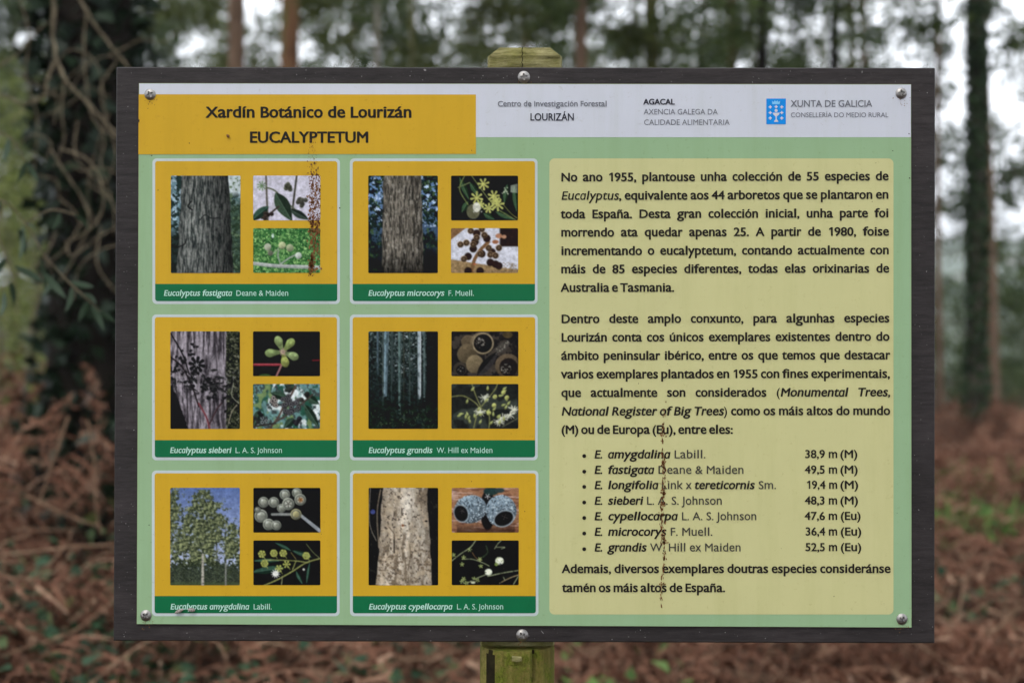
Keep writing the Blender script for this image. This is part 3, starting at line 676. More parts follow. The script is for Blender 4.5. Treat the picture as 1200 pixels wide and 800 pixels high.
def s_sieb2():
    p = Pic(SW, SH, (92, 132, 130), 26); p.patches(.11, .11, .50, (206, 216, 216), 1, .12, 1, 3); p.patches(.12, .12, .52, (40, 84, 68), 2, .10, 1, 3); p.patches(.25, .25, .58, (60, 70, 70), 8, .08); p.patches(.12, .12, .66, (110, 136, 84), 3, .08, 1, 2)
    for a in ((60, 24, 78, 52), (40, 16, 20, 10), (8, 30, 0, 52), (62, 14, 78, 24), (48, 40, 36, 52), (50, 6, 36, 0)): p.leaf(*a, 10, (40, 58, 46))
    p.path([(50, 2), (44, 14), (36, 26), (30, 38), (20, 52)], 2, (84, 66, 58)); p.path([(24, 46), (40, 36), (56, 24), (70, 12)], 1.8, (70, 60, 54)); p.path([(0, 50), (12, 48), (26, 46)], 1.8, (50, 46, 44))
    clus(p, 44, 24, 3.1, 24, (38, 36, 40), 11, (92, 92, 94)); clus(p, 27, 20, 3, 5, (44, 40, 44), 5, (160, 150, 140)); clus(p, 52, 42, 3, 6, (34, 34, 38), 5); clus(p, 13, 42, 2.8, 6, (30, 32, 36), 5, (120, 130, 130)); clus(p, 60, 14, 2.8, 6, (44, 44, 40), 6); clus(p, 40, 4, 2.6, 5, (40, 44, 40), 5); clus(p, 4, 40, 2.6, 6, (34, 36, 36), 7)
    return p
def s_grand1():
    p = Pic(SW, SH, (34, 32, 32), 27); p.patches(.12, .12, .55, (62, 56, 50), 1)
    p.disc(20, 12, 9, (84, 72, 54), 8, shade=.4); p.disc(18, 26, 11, (88, 76, 56), 12, .6, shade=.4); p.disc(27, 38, 10, (112, 98, 72), 11, .4, shade=.3); p.leaf(30, 52, 56, 22, 12, (40, 38, 38), False)
    p.disc(36, 14, 14, (92, 80, 60), 13.6, shade=.4); p.disc(37, 14, 11.4, (30, 26, 24)); p.patches(.7, .7, .56, (124, 120, 112), 4, .05, (np.hypot(p.X - 33, p.Y - 13) < 6)); p.ring(37, 14, 11.6, (150, 134, 104), .8)
    p.disc(60, 18, 10, (70, 66, 60), 4.4, -.65); p.patches(.8, .8, .58, (140, 134, 120), 5, .05, (np.abs(p.Y - 18 + (p.X - 60) * .7) < 3) * (np.abs(p.X - 60) < 8)); p.disc(66, 40, 15, (80, 68, 52), 14, shade=.4); p.disc(67, 42, 11, (34, 30, 28), 11); p.patches(.7, .7, .56, (128, 124, 114), 6, .05, (np.hypot(p.X - 64, p.Y - 44) < 6))
    p.disc(10, 44, 8, (60, 54, 46), 8); p.disc(11, 45, 5.6, (26, 24, 24)); p.patches(.8, .8, .55, (140, 136, 126), 7, .05, (np.hypot(p.X - 11, p.Y - 45) < 4)); p.disc(66, 4, 6, (74, 62, 40), 4); return p
def s_grand2():
    p = Pic(SW, SH, (36, 38, 36), 28); p.patches(.08, .08, .56, (54, 60, 54), 1, .1, 1, 2); st = (124, 126, 72)
    p.path([(0, 15), (14, 14), (28, 22), (34, 30)], 1, st); p.path([(26, 52), (30, 36), (34, 28), (50, 8), (54, 0)], 1, st); p.path([(24, 0), (28, 12), (34, 26)], .9, st); p.path([(44, 52), (44, 36), (34, 28)], 1, st); p.path([(78, 40), (60, 50)], .8, (90, 92, 70))
    for x, y in ((38, 16), (34, 33), (56, 44), (72, 30), (68, 36), (60, 40)):
        for k in range(26): a = p.r.random() * 2 * PI; q = 3 + p.r.random() * 4.5; p.seg(x, y, x + q * math.cos(a), y + q * .8 * math.sin(a), .5, (206, 208, 184))
    for k in range(30):
        x, y = 8 + p.r.random() * 62, 4 + p.r.random() * 42; a = -.9 + p.r.normal() * .5
        if 18 < x < 70 or y > 28: p.disc(x, y, 2.7, (148, 156, 82), 1.5, a, shade=.4); p.seg(x, y, x + 3.2 * math.cos(a), y + 3.2 * math.sin(a), .7, (170, 178, 110))
    for x, y in ((51, 15), (50, 25), (44, 34), (61, 10), (65, 16)): p.disc(x, y, 3, (168, 172, 92), 2.6, -.8, shade=.4)
    return p
def s_amyg1():
    p = Pic(SW, SH, (14, 15, 17), 29); p.seg(22, 31, 46, 31, 3, (132, 136, 132)); p.seg(54, 31, 80, 52, 3.4, (140, 146, 150), 4.4)
    for x, y, q, hole in ((12, 17, 6.6, 0), (24, 17, 6.4, 0), (9, 33, 8, 0), (18, 43, 7, 0), (27, 44, 6, 0), (37, 8, 6.4, 0), (51, 6, 6, 0), (33, 24, 5.4, 0), (41, 19, 7.4, 1), (55, 14, 7, 2), (50, 31, 6.6, 3), (5, 26, 4, 0)):
        c = (134, 138, 124) if hole != 3 else (150, 144, 100); p.disc(x, y, q, c, shade=.6); p.ring(x, y, q * .72, (92, 96, 88), .8)
        if hole == 1: p.disc(x, y, 4, (176, 178, 164)); p.star(x, y, 3.6, (84, 84, 76), 5, 1)
        if hole == 2: p.disc(x, y, 4.4, (150, 148, 130)); p.disc(x + .5, y, 2.4, (186, 118, 60)); p.star(x, y, 3, (90, 70, 50), 5, .6)
        if not hole: p.disc(x - q * .3, y - q * .4, q * .25, (190, 194, 184))
    return p
def s_amyg2():
    p = Pic(SW, SH, (16, 17, 18), 30)
    for a, w in (((36, 32, -6, 38), 9), (((30, 24, -2, 24)), 6), ((44, 12, 24, 2), 5), ((46, 12, 70, 20), 6), ((50, 36, 58, 52), 5), ((66, 26, 62, 52), 4)): p.leaf(*a, w, (42, 66, 54))
    st = (136, 140, 78); p.path([(12, 53), (28, 46), (46, 36), (62, 26), (79, 21)], 1.5, st); p.path([(14, 23), (30, 23), (50, 24), (64, 26)], 1.1, st); p.path([(46, 34), (50, 24)], 1, st); p.path([(62, 4), (70, 14), (77, 20)], .8, (110, 116, 76)); p.path([(44, 14), (50, 22)], .8, (110, 100, 60)); p.path([(34, 42), (33, 52)], .8, (140, 140, 100))
    for x, y in ((10, 16), (13, 27), (24, 15), (35, 15), (62, 18), (39, 28), (30, 33)):
        p.star(x, y, 3.6, (150, 156, 72), 6, 1.4)
        for k in range(6): a = k * 1.05; p.disc(x + 3.6 * math.cos(a), y + 3.6 * math.sin(a), 1.2, (174, 178, 88))
        p.seg(x, y, x + 4, y + 6, .8, st)
    p.disc(26, 39, 3.6, (220, 222, 214)); p.star(26, 39, 5, (226, 226, 220), 11, .6); p.disc(59, 34, 1.6, (210, 212, 200)); return p
def s_cyp1():
    p = Pic(SW, SH, (150, 104, 74), 31); p.patches(.08, .35, .5, (116, 74, 54), 1, .1); p.patches(.05, .5, .62, (180, 146, 128), 2, .08); p.mix(np.clip((p.Y - 40) / 10, 0, 1) * .6 * (np.abs(p.X - 40) < 34), (40, 28, 26)); p.disc(42, 26, 9, (30, 26, 28), 24)
    p.disc(46, 4, 9, (40, 60, 58), 5); p.disc(56, 3, 6, (50, 66, 66), 3)
    for x, y, rx, ry, hx, hy, hr, hq in ((22, 25, 19, 16.5, 11, 30, 7.8, 10.5), (58, 27, 18, 19, 61, 36, 11.5, 9)):
        p.disc(x, y, rx, (104, 122, 134), ry, -.3, shade=.55); m = (np.hypot((p.X - x) / rx, (p.Y - y) / ry) < 1)
        p.patches(.7, .7, .58, (176, 192, 200), 5, .05, m); p.patches(.8, .8, .60, (56, 66, 74), 8, .05, m)
        p.disc(hx, hy, hr * 1.12, (136, 150, 158), hq * 1.08, -.4); p.disc(hx, hy, hr, (26, 24, 26), hq * .92, -.4)
    p.star(12, 27, 3, (70, 66, 66), 5, .6); p.star(62, 34, 3.4, (80, 74, 70), 4, .5); p.star(42, 10, 3, (210, 214, 214), 5, .5); return p
def s_cyp2():
    p = Pic(SW, SH, (16, 17, 17), 32); st = (148, 156, 118)
    p.path([(0, 24), (10, 16), (22, 8), (28, 0)], 1, st); p.path([(12, 22), (24, 22), (36, 26), (44, 30)], .8, st); p.path([(24, 14), (28, 20), (34, 24)], .7, (120, 90, 60)); p.path([(42, 42), (60, 38), (79, 35)], 1, st); p.path([(36, 20), (42, 14), (40, 6)], 1.8, (50, 60, 46)); p.path([(56, 50), (68, 44), (79, 40)], .8, (170, 150, 110)); p.path([(78, 42), (72, 52)], .8, st); p.path([(50, 10), (54, 4), (58, 0)], .7, st); p.path([(18, 50), (30, 44), (40, 40)], .8, st); p.path([(58, 10), (62, 8), (52, 8)], .6, st); p.path([(60, 42), (62, 46)], .6, st)
    p.disc(56, 24, 5.2, (222, 226, 206), 4.6); p.patches(.8, .8, .56, (176, 186, 140), 3, .05, (np.hypot(p.X - 56, p.Y - 24) < 5)); p.disc(43, 37, 4.6, (216, 222, 196), 4); p.disc(52, 28, 2.2, (120, 140, 70)); p.disc(25, 49, 3, (190, 196, 160), 2)
    for x, y in ((14, 20), (12, 28), (21, 11), (2, 17), (33, 22), (34, 30), (12, 48), (30, 47), (26, 45), (14, 45), (17, 50)): p.star(x, y, 2.2, (150, 164, 96), 5, 1)
    p.patches(.4, .4, .62, (34, 36, 34), 6, .1, .8); return p

CARDS = [  # x0, y0, x1, y1 of the white line; photo columns; paints; captions
    ('fastigata', 178.6, 185.8, 398.4, 356.2, 200.4, 296.8, 206, pic_fast_big, s_fast1, s_fast2, 346.6, ('Eucalyptus fastigata', 191.8, 271.8), ('Deane & Maiden', 276.5, 338.4)),
    ('microcorys', 410, 185.8, 630, 356.2, 431.6, 528.6, 206, pic_micro_big, s_mic1, s_mic2, 346.6, ('Eucalyptus microcorys', 431.4, 520.5), ('F. Muell.', 525, 555.8)),
    ('sieberi', 178.2, 368.4, 398, 539, 199.8, 296.6, 388.2, pic_sieb_big, s_sieb1, s_sieb2, 530.4, ('Eucalyptus sieberi', 199, 271), ('L. A. S. Johnson', 275.6, 331)),
    ('grandis', 410, 368.4, 630.2, 539, 431.8, 529, 388.2, pic_grand_big, s_grand1, s_grand2, 530.4, ('Eucalyptus grandis', 431.6, 506.5), ('W. Hill ex Maiden', 511.8, 577.6)),
    ('amygdalina', 178, 551, 398, 721.4, 199.6, 297, 571.2, pic_amyg_big, s_amyg1, s_amyg2, 713.4, ('Eucalyptus amygdalina', 199.5, 291.8), ('Labill.', 296.8, 318.8)),
    ('cypellocarpa', 410.2, 551, 631, 721.4, 432, 529.4, 571.2, pic_cyp_big, s_cyp1, s_cyp2, 713.4, ('Eucalyptus cypellocarpa', 432, 529.8), ('L. A. S. Johnson', 535, 590.2))]
DESC = {'fastigata': ('furrowed grey trunk print', 'twig with fruits on pale ground print', 'pale twig on bright green print'),
        'microcorys': ('shaggy brown trunk against blue sky print', 'yellow green flower buds print', 'brown ringed seed capsules print'),
        'sieberi': ('grey trunk crossed by dark leafy twigs print', 'five green buds in a star print', 'dark fruits on teal ground print'),
        'grandis': ('tall pale trunks in dark forest print', 'open brown seed cups print', 'buds and white spiky flowers print'),
        'amygdalina': ('whole tree against blue sky print', 'grey green capsules on stalk print', 'lance leaves with yellow buds print'),
        'cypellocarpa': ('smooth cream trunk print', 'two speckled blue grey cups print', 'thin twigs with white flowers print')}
for key, x0, y0, x1, y1, pu, su, pv, fb, f1, f2, bl, ca, cb in CARDS:
    card = poly_sheet('species_card', rrect(x0, y0, x1, y1, 5), .0002, M['line'], sign)
    card['label'] = 'yellow card captioned Eucalyptus ' + key
    i0, i1 = x0 + 3.3, x1 - 3.1; yb = y1 - 3.4; yc = y1 - 23.6
    top = [p for p in rrect(i0, y0 + 3.2, i1, yb, 3) if p[1] < yc]
    top = rrect(i0, y0 + 3.2, i1, yb, 3)
    up = [q for q in top if q[1] < (y0 + yb) / 2]; lo = [q for q in top if q[1] >= (y0 + yb) / 2]
    a = up[:7]; b2 = up[7:]
    poly_sheet('yellow_field', a + [(i1, yc), (i0, yc)] + b2, .0004, M['yellow'], card)
    poly_sheet('caption_band', [(i1, yc + .05)] + lo + [(i0, yc + .05)], .0004, M['dark_green'], card)
    dl = DESC[key]
    fb().out(pu, pv, pu + BW, pv + BH, .0006, card, dl[0]); f1().out(su, pv, su + SW, pv + SH, .0006, card, dl[1])
    f2().out(su, pv + BH - SH - .2, su + SW, pv + BH - .2, .0006, card, dl[2])
    g = [text_geo([(ca[0], 'CI')], ca[1], ca[2], bl, 6.5, .0007)[:2], text_geo([(cb[0], 'N')], cb[1], cb[2], bl, 6.3, .0007)[:2]]
    lettering(g, M['ink_light'], card)

# ------------------------------------------------------------------ screws (domed heads with a cross recess)
def screw(u, v, r, base_dep, label, ang):
    nr, na = 14, 48; V = []
    for i in range(nr + 1):
        q = i / nr
        for j in range(na):
            a = 2 * PI * j / na; x, y = q * math.cos(a), q * math.sin(a)
            h = .42 * (1 - q ** 2.6) + .06
            ca, sa = math.cos(ang), math.sin(ang); X, Y = x * ca + y * sa, -x * sa + y * ca
            for A, B in ((X, Y), (Y, X)):
                if abs(A) < .13 and abs(B) < .5: h = min(h, .10 + .25 * max(0, abs(B) - .2))
            V.append(S(u + x * r, v - y * r, base_dep + h * r / 1000))
    V += [S(u + r * math.cos(2 * PI * j / na), v - r * math.sin(2 * PI * j / na), base_dep - .0003) for j in range(na)]
    F = [(i * na + j, (i + 1) * na + j, (i + 1) * na + (j + 1) % na, i * na + (j + 1) % na) for i in range(nr + 1) for j in range(na)]
    o = part('screw', np.array(V), F, M['steel'], sign); o['label'] = label
def halo(u, v, dep, seed):
    random.seed(seed)
    speck_mesh('rust_halo', [(u + random.gauss(0, 1) * 4.2, v + 5 + abs(random.gauss(0, 1)) * 5, random.uniform(.2, .6), random.uniform(.3, 1.2), random.random()) for _ in range(13)], dep, M['rust_pale'], sign)
HAL = [(176, 111, .0009, 1), (1056, 109.5, .0009, 2), (171, 720.7, .0009, 3), (1057, 725, .0009, 4), (614, 90, -.0027, 5), (612, 744.4, -.0027, 6)]
screw(176, 111, 6.6, 0.0004, 'cross head screw at the top left corner of the panel', .5)
screw(1056, 109.5, 6.6, 0.0002, 'cross head screw at the top right corner of the panel', .2)
screw(171, 720.7, 6.6, 0, 'cross head screw at the bottom left corner of the panel', .8)
screw(1057, 725, 6.6, 0, 'cross head screw at the bottom right corner of the panel', 1.1)
screw(614, 90, 7.2, -.003, 'larger cross head screw in the board above the panel', .15)
screw(612, 744.4, 7.2, -.003, 'larger cross head screw in the board below the panel', .6)

# ------------------------------------------------------------------ stains, specks and scuffs
def speck_mesh(name, pts, dep, mat, parent, label=None, kind='stuff'):
    V, F, off = [], [], 0
    for (u, v, rx, ry, a) in pts:
        n = 6
        for k in range(n):
            t = 2 * PI * k / n; q = .65 + .5 * random.random(); x, y = rx * q * math.cos(t), ry * q * math.sin(t)
            V.append(S(u + x * math.cos(a) - y * math.sin(a), v + x * math.sin(a) + y * math.cos(a), dep))
        F.append(tuple(range(off, off + n))[::-1]); off += n
    o = part(name, np.array(V), F, mat, parent)
    if label: o['label'] = label
    if kind: o['kind'] = kind
    return o
for h_ in HAL: halo(*h_)
random.seed(77)
pts, pale = [], []
for _ in range(1000):
    v = 163 + 160 * random.random() ** .92
    if v < 205: hw, c, dn = 4 + (v - 168) * .09, 366.5, .30
    elif v < 262: hw, c, dn = 6.8, 369, 1
    elif v < 300: hw, c, dn = 5.2, 369.5, .8
    else: hw, c, dn = 3.0, 366 + (312 - v) * .1, .55
    if random.random() > dn: continue
    u = c + random.uniform(-1, 1) * hw
    s_ = random.choice([.3, .42, .55, .8]) * (1 if v > 200 else .7)
    pts.append((u, v, s_ * .9, s_ * random.uniform(.9, 2.0), random.uniform(-.6, .6)))
for _ in range(60): v = random.uniform(252, 272); pts.append((random.uniform(361, 376), v, .8, 1.2, random.random()))
for _ in range(40): v = random.gauss(310, 6); pts.append((364.5 + random.gauss(0, 1.5), v, .9, 1.6, random.random()))
pale = [(368 + random.gauss(0, 3.4), random.uniform(188, 318), random.uniform(.7, 1.6), random.uniform(1, 2.6), random.uniform(-.4, .4)) for _ in range(90)]
speck_mesh('rust_tint', pale, .00086, M['rust_pale'], sign, 'paler orange rust tint under the speckled stain')
speck_mesh('rust_stain', pts, .00095, M['rust'], sign, 'speckled rust stain running down over the first card')
pts = []
for _ in range(330):
    v = random.uniform(470, 712); dn = .25 if v < 530 else (1 if v < 655 else .5)
    if random.random() > dn: continue
    c = 777 + 1.6 * math.sin(v * .07) - (v - 560) * .006; w = .9 if v < 530 or v > 665 else 1.7
    pts.append((c + random.gauss(0, w * .8), v, random.uniform(.3, .75), random.uniform(.8, 2.4), random.uniform(-.3, .3)))
for v0 in (500, 508, 544, 572, 576, 590, 628, 634, 684): 
    for _ in range(7): pts.append((777 + random.gauss(0, 1.6), v0 + random.gauss(0, 2), .8, 1.2, random.random()))
speck_mesh('rust_stain', pts, .00095, M['rust'], sign, 'thin brown rust streak down the beige text box')
pts = [(random.uniform(166, 1065), random.uniform(102, 728), random.uniform(.3, .7), random.uniform(.3, .8), random.random()) for _ in range(46)]
pts += [(222, 168, .8, .8, 0), (178, 182.5, .9, .8, 0), (398.3, 244, 1.1, .9, 0), (163, 142, .9, 2.4, 0), (185.5, 223, .8, .8, 0), (1065, 157, .8, .8, 0), (1046, 177, .9, .6, 0), (1065.5, 209, 1.1, .8, 0)]
speck_mesh('dirt_speck', pts, .00098, M['bug'], sign)
pts = [(random.uniform(138, 1094), random.choice([random.uniform(80, 96), random.uniform(737, 751)]), random.uniform(.25, .7), random.uniform(.25, .9), random.random() * 3) for _ in range(60)]
pts += [(random.choice([random.uniform(137, 158), random.uniform(1071, 1094)]), random.uniform(84, 748), random.uniform(.25, .7), random.uniform(.25, .9), random.random() * 3) for _ in range(60)]
pts += [(636, 741, .5, 3.2, -.7), (1011, 84, .5, 2, .1), (497.5, 81.5, 2, 1.5, .4), (326, 740, .6, .6, 0)]
speck_mesh('scuff_mark', pts, -.0029, M['scuff'], sign)

def blobm(name, u, v, a, L, w, mat, label, cat):
    n, k = 10, 10; P = []
    for i in range(n):
        t = i / (n - 1); r_ = w * math.sin(PI * (.06 + .88 * t)) ** .7 * (1 + .12 * math.sin(t * 30))
        for j in range(k):
            b_ = 2 * PI * j / k; x, y, z = (t - .5) * L, r_ * math.cos(b_), r_ * math.sin(b_) * .8
            P.append(S(u + x * math.cos(a) - y * math.sin(a), v + x * math.sin(a) + y * math.cos(a), .0009 + (z + w * .8) / 1000))
    P = np.array(P); F = [(i * k + j, i * k + (j + 1) % k, (i + 1) * k + (j + 1) % k, (i + 1) * k + j) for i in range(n - 1) for j in range(k)]
    F += [tuple(range(k))[::-1], tuple(range((n - 1) * k, n * k))]
    o = mesh(name, P - P[0], F, mat, None, True); o.location = P[0]
    return tag(o, label, cat)
blobm('cocoon', 210.5, 715.2, -.45, 11, 2.2, M['cocoon'], 'left of two small grey cocoons stuck on the bottom left dark green caption', 'cocoon')
blobm('cocoon', 225, 713.6, .15, 8.5, 2.5, M['cocoon'], 'right, rounder one of two grey cocoons on the bottom left dark green caption', 'cocoon')
blobm('cocoon', 267.6, 159.8, .9, 4.6, 1.7, M['rust_pale'], 'tiny brown egg case stuck on the yellow title band left of the capitals', 'egg case')

# ------------------------------------------------------------------ post: round log with a flat notch for the board
def post():
    R, cx, cy = .0445, (605.5 - 600) / 1000, .0405
    na = 72; rows = []
    def ring(z, flat, k=1.0, seed=0):
        out = []
        for j in range(na):
            a = -PI / 2 + 2 * PI * j / na
            cx = .0055 + .0095 * min(1, max(0, (z - 1.0) / .745)); r_ = R * k * (1 + .012 * math.sin(3 * a + 1) + .008 * math.sin(7 * a + z * 9) + .004 * math.sin(19 * a + z * 23))
            # long drying checks on the visible front of the round part
            if not flat:
                for a0, w, dp in ((-PI / 2 - .80, .17, .020), (-PI / 2 + .52, .09, .013), (-PI / 2 - 1.25, .06, .006)):
                    dd = (a - a0 - .03 * math.sin(z * 14)) / w
                    r_ -= dp * math.exp(-dd * dd)
            x, y = cx + r_ * math.cos(a), cy + r_ * math.sin(a)
            if flat: y = max(y, .0256 + (1 - k) * .02)
            out.append((x, y, z))
        return out
    zt, zl = CAM_H + (400 - 49.5) / 1000, CAM_H + (400 - 762) / 1000
    for z in np.linspace(-.35, zl - .006, 30): rows.append((ring(z, False), False))
    rows.append((ring(zl - .001, False, .985), False))
    rows.append((ring(zl, True), True))
    for z in np.linspace(zl + .02, zt - .0105, 16): rows.append((ring(z, True), True))
    rows.append((ring(zt - .001, True, .735), True)); rows.append((ring(zt, True, .71), True))
    V = np.array([p for r_, _ in rows for p in r_]); n = len(rows)
    F = [(i * na + j, i * na + (j + 1) % na, (i + 1) * na + (j + 1) % na, (i + 1) * na + j) for i in range(n - 1) for j in range(na)]
    F.append(tuple(range((n - 1) * na, n * na)))
    mi = [0] * 31 * na + [1] * (len(F) - 31 * na)
    for i in range(30):
        for j in range(na):
            a = -PI / 2 + 2 * PI * (j + .5) / na; a = a - 2 * PI if a > PI / 2 else a; w_ = .03 * math.sin(rows[i][0][0][2] * 14)
            if abs(a + PI / 2 + .80 - w_) < .11 + .05 * math.sin(i * 2.3) or abs(a + PI / 2 - .52 - w_) < .05 + .04 * math.sin(i * 3.1): mi[i * na + j] = 2
    o = part('post', V, F, [M['post'], M['post_top'], M['crack']], sign, matidx=mi)
    o['label'] = 'round mossy wooden post notched flat behind the board, with a bevelled top'
    # dark drying crack down the sawn top face
    c = [(612.2 + .7 * math.sin(v * .9), v) for v in np.linspace(50, 79, 12)]
    P = [S(u - .45, v, -.0253) for u, v in c] + [S(u + .45, v, -.0253) for u, v in c]
    part('drying_crack', np.array(P), [(i, i + 1, 13 + i, 12 + i) for i in range(11)], M['crack'], sign)
    # little pale bracket of lichen below the notch and splintered lip
    blob = []
    pts = [S(602 + dx, 769.5 + dy, .0045) for dx, dy in ((-2, -2.4), (9, -1.8), (9.5, 1.5), (3, 2.6), (-2, 1.6))]
    V2 = np.array(pts + [(p[0], p[1] - .004, p[2]) for p in pts]); V2[5:, 2] -= .001
    part('lichen', V2, [(0, 1, 2, 3, 4), (9, 8, 7, 6, 5)] + [(i, (i + 1) % 5, 5 + (i + 1) % 5, 5 + i) for i in range(5)], M['post_top'], sign)
post()

# ================================================================== THE GROUND AND HILLS
def W2(u, D): return (u - 600) / 1000 * D / 1.6667          # world x of a column u seen at distance D from the camera
def gh(x, y):
    """ground height; y measured from the sign"""
    D = y - CAM_Y
    sm = lambda a, b_, t: (lambda q: q * q * (3 - 2 * q))(np.clip((t - a) / (b_ - a), 0, 1))
    bank = .48 * sm(-.7, -2.2, x) * sm(3.0, 4.6, D) * (1 - sm(16, 24, D))
    roll = .05 * np.sin(x * 1.7 + 1) * np.cos(y * 1.3) + .03 * np.sin(x * 4.1 + y * 3.3)
    drop = -np.clip(D - 27, 0, 70) * .16 * sm(27, 34, D)
    return bank + roll * sm(.5, 4, D) + drop
t = np.linspace(-1, 1, 241); gx = np.sign(t) * (np.sinh(np.abs(t) * 7) / math.sinh(7)) * 2500
t2 = np.linspace(0, 1, 240); gyf = np.sinh(t2 * 7) / math.sinh(7) * 1500; gy = np.concatenate([-gyf[:100:8][::-1] - .0, gyf[1:]]) + .0
gy = np.unique(gy); GX, GY = np.meshgrid(gx, gy)
GZ = gh(GX, GY); nx, ny = len(gx), len(gy); i = (np.arange(ny - 1)[:, None] * nx + np.arange(nx - 1)[None]).ravel()
g = mesh('ground', np.stack([GX, GY, GZ], -1).reshape(-1, 3), np.stack([i, i + 1, i + nx + 1, i + nx], -1), M['ground'], None, True)
tag(g, 'brown forest floor of needles and bracken litter falling away behind the trees', kind='structure')
hx, hy = np.meshgrid(np.linspace(-2400, 2400, 90), np.linspace(520, 1480, 30))
hz = -13 + (55 + 25 * np.sin(hx * .0031 + .6) + 14 * np.sin(hx * .009 + hy * .004) + 5 * np.sin(hx * .03)) * np.clip((hy - 520) / 500, 0, 1) ** .8
i = (np.arange(29)[:, None] * 90 + np.arange(89)[None]).ravel()
h = mesh('hills', np.stack([hx, hy, hz], -1).reshape(-1, 3), np.stack([i, i + 1, i + 91, i + 90], -1), M['hill'], None, True)
tag(h, 'pale distant wooded hillside seen between the trunks', kind='structure')

# ================================================================== TREES
def leaf_cloud(clumps, n_per, spread, size, tv=LEAF_V, tf=LEAF_F, droop=.5, r=rng):
    """clumps (m,3); -> merged mesh of leaf faces grouped round every clump centre"""
    m = len(clumps); sp = spread * r.uniform(.6, 1.3, m)
    P = np.repeat(clumps, n_per, 0) + r.normal(size=(m * n_per, 3)) * np.repeat(sp, n_per)[:, None] * np.array([1, 1, .75]) * .55
    return scatter(tv, tf, P, rots(len(P), r), size * r.uniform(.6, 1.35, len(P)))

IVY_MAT = ['leaf_ivy']
def tree_parts(root, h, r0, lean, z0, crown_r, n_clump, n_leaf, leaf_size, clump_s, bark, leafm, ivy=None, seed=1, k=10, limbs=7, ivy_h=None):
    r = np.random.default_rng(seed)
    n = 14; tz = np.linspace(0, 1, n)
    px = lean[0] * h * tz + .010 * h * np.sin(tz * 5 + seed) * tz; py = lean[1] * h * tz + .010 * h * np.cos(tz * 4 + seed) * tz
    P = np.stack([px - px[0], py - py[0], tz * h - .15], -1); R = r0 * (1 - .75 * tz) * (1 + .55 * np.exp(-tz * h / .35))
    v, f = tube(P, R, k); mesh('trunk', v, f, bark, root, True)
    tips = []
    for q in range(limbs):
        t0 = (z0 / h) + (1 - z0 / h) * (q + .3) / limbs * .93; t0 = min(t0, .97)
        b0 = np.array([np.interp(t0, tz, P[:, c]) for c in range(3)]); az = q * 2.4 + seed
        L = crown_r * (1.05 - .55 * t0) * r.uniform(.8, 1.15); el = r.uniform(.15, .7)
        pts = [b0, b0 + L * .45 * np.array([math.cos(az), math.sin(az), el * .8]), b0 + L * np.array([math.cos(az + .25), math.sin(az + .25), el])]
        S_ = spline(pts, 6); v, f = tube(S_, np.linspace(r0 * .32 * (1 - t0 * .5), r0 * .06, 6), 6); mesh('limb', v, f, bark, root, True)
        tips += [S_[2], S_[3], S_[4], S_[5]]
    tips.append(P[-1]); tips = np.array(tips)
    base = tips[r.integers(0, len(tips), n_clump)] + r.normal(size=(n_clump, 3)) * np.array([.28, .28, .30]) * crown_r
    v, f = leaf_cloud(base, n_leaf, clump_s, leaf_size, r=r)
    c = mesh('crown', v, f, leafm, root); c['kind'] = 'stuff'
    if ivy:
        hh = ivy_h or h * .6; m = ivy; z = r.random(m) ** .8 * hh; a = r.random(m) * 2 * PI
        cx = np.interp(z / h, tz, P[:, 0]); cy = np.interp(z / h, tz, P[:, 1]); rr = np.interp(z / h, tz, R)
        rad = rr + np.abs(r.normal(size=m)) * r0 * .15 + .01 + r0 * .12 * np.sin(z * 3 + a * 2)
        P2 = np.stack([cx + rad * np.cos(a), cy + rad * np.sin(a), z], -1)
        v, f = scatter(IVY_V, IVY_F, P2, rots(m, r), r.uniform(.6, 1.3, m) * .085)
        o = mesh('ivy', v, f, M[IVY_MAT[0]], root); o['kind'] = 'stuff'; o['label'] = 'dark glossy ivy clothing the trunk'

def tree(u, D, width_px, h, bark, leafm, label, group=None, z0=None, lean=(0, 0), seed=1, **kw):
    x = W2(u, D); y = D + CAM_Y; z = float(gh(x, y)); root = empty('eucalyptus_tree', (x, y, z), label, 'tree', group)
    r0 = width_px / 2 * D / 1666.7
    a = dict(crown_r=h * .27, n_clump=90, n_leaf=190, leaf_size=.16, clump_s=.40); a.update(kw)
    tree_parts(root, h, r0 * 1.05, lean, z0 or h * .5, a.pop('crown_r'), a.pop('n_clump'), a.pop('n_leaf'), a.pop('leaf_size'), a.pop('clump_s'), M[bark], M[leafm], seed=seed, **a)
    return root

# the big ivy-clad trunk left of the sign
tree(118, 7.0, 108, 14, 'bark_dark', 'leaf_mid', 'huge dark ivy covered trunk close behind the left end of the sign', z0=6, seed=3, ivy=5200, ivy_h=7, lean=(-.012, 0), k=18, crown_r=3.4)
# trunks that rise above the top edge of the board
tree(281, 12, 22, 15, 'bark_brown', 'leaf_mid', 'greyish brown trunk above the left part of the board', z0=5.2, seed=4)
tree(339, 13.5, 25, 16, 'bark_red', 'leaf_olive', 'orange brown mossy trunk right of the greyish brown one', z0=6, seed=5)
tree(438, 28, 8, 17, 'bark_grey', 'leaf_far', 'slender pale grey trunk far behind the title band', z0=9, seed=6)
tree(482, 22, 10, 15, 'bark_moss', 'leaf_olive', 'thin green mossy trunk left of the post top', z0=5.6, seed=7)
tree(681, 16, 17, 16, 'bark_brown', 'leaf_mid', 'brown trunk just right of the post top', z0=4.9, seed=8)
tree(768, 18, 22, 15, 'bark_moss', 'leaf_olive', 'broad mossy green trunk above the logos', z0=5.0, seed=9)
tree(862, 20, 13, 17, 'bark_red', 'leaf_far', 'slim reddish trunk above the right half of the board', z0=8, seed=10)
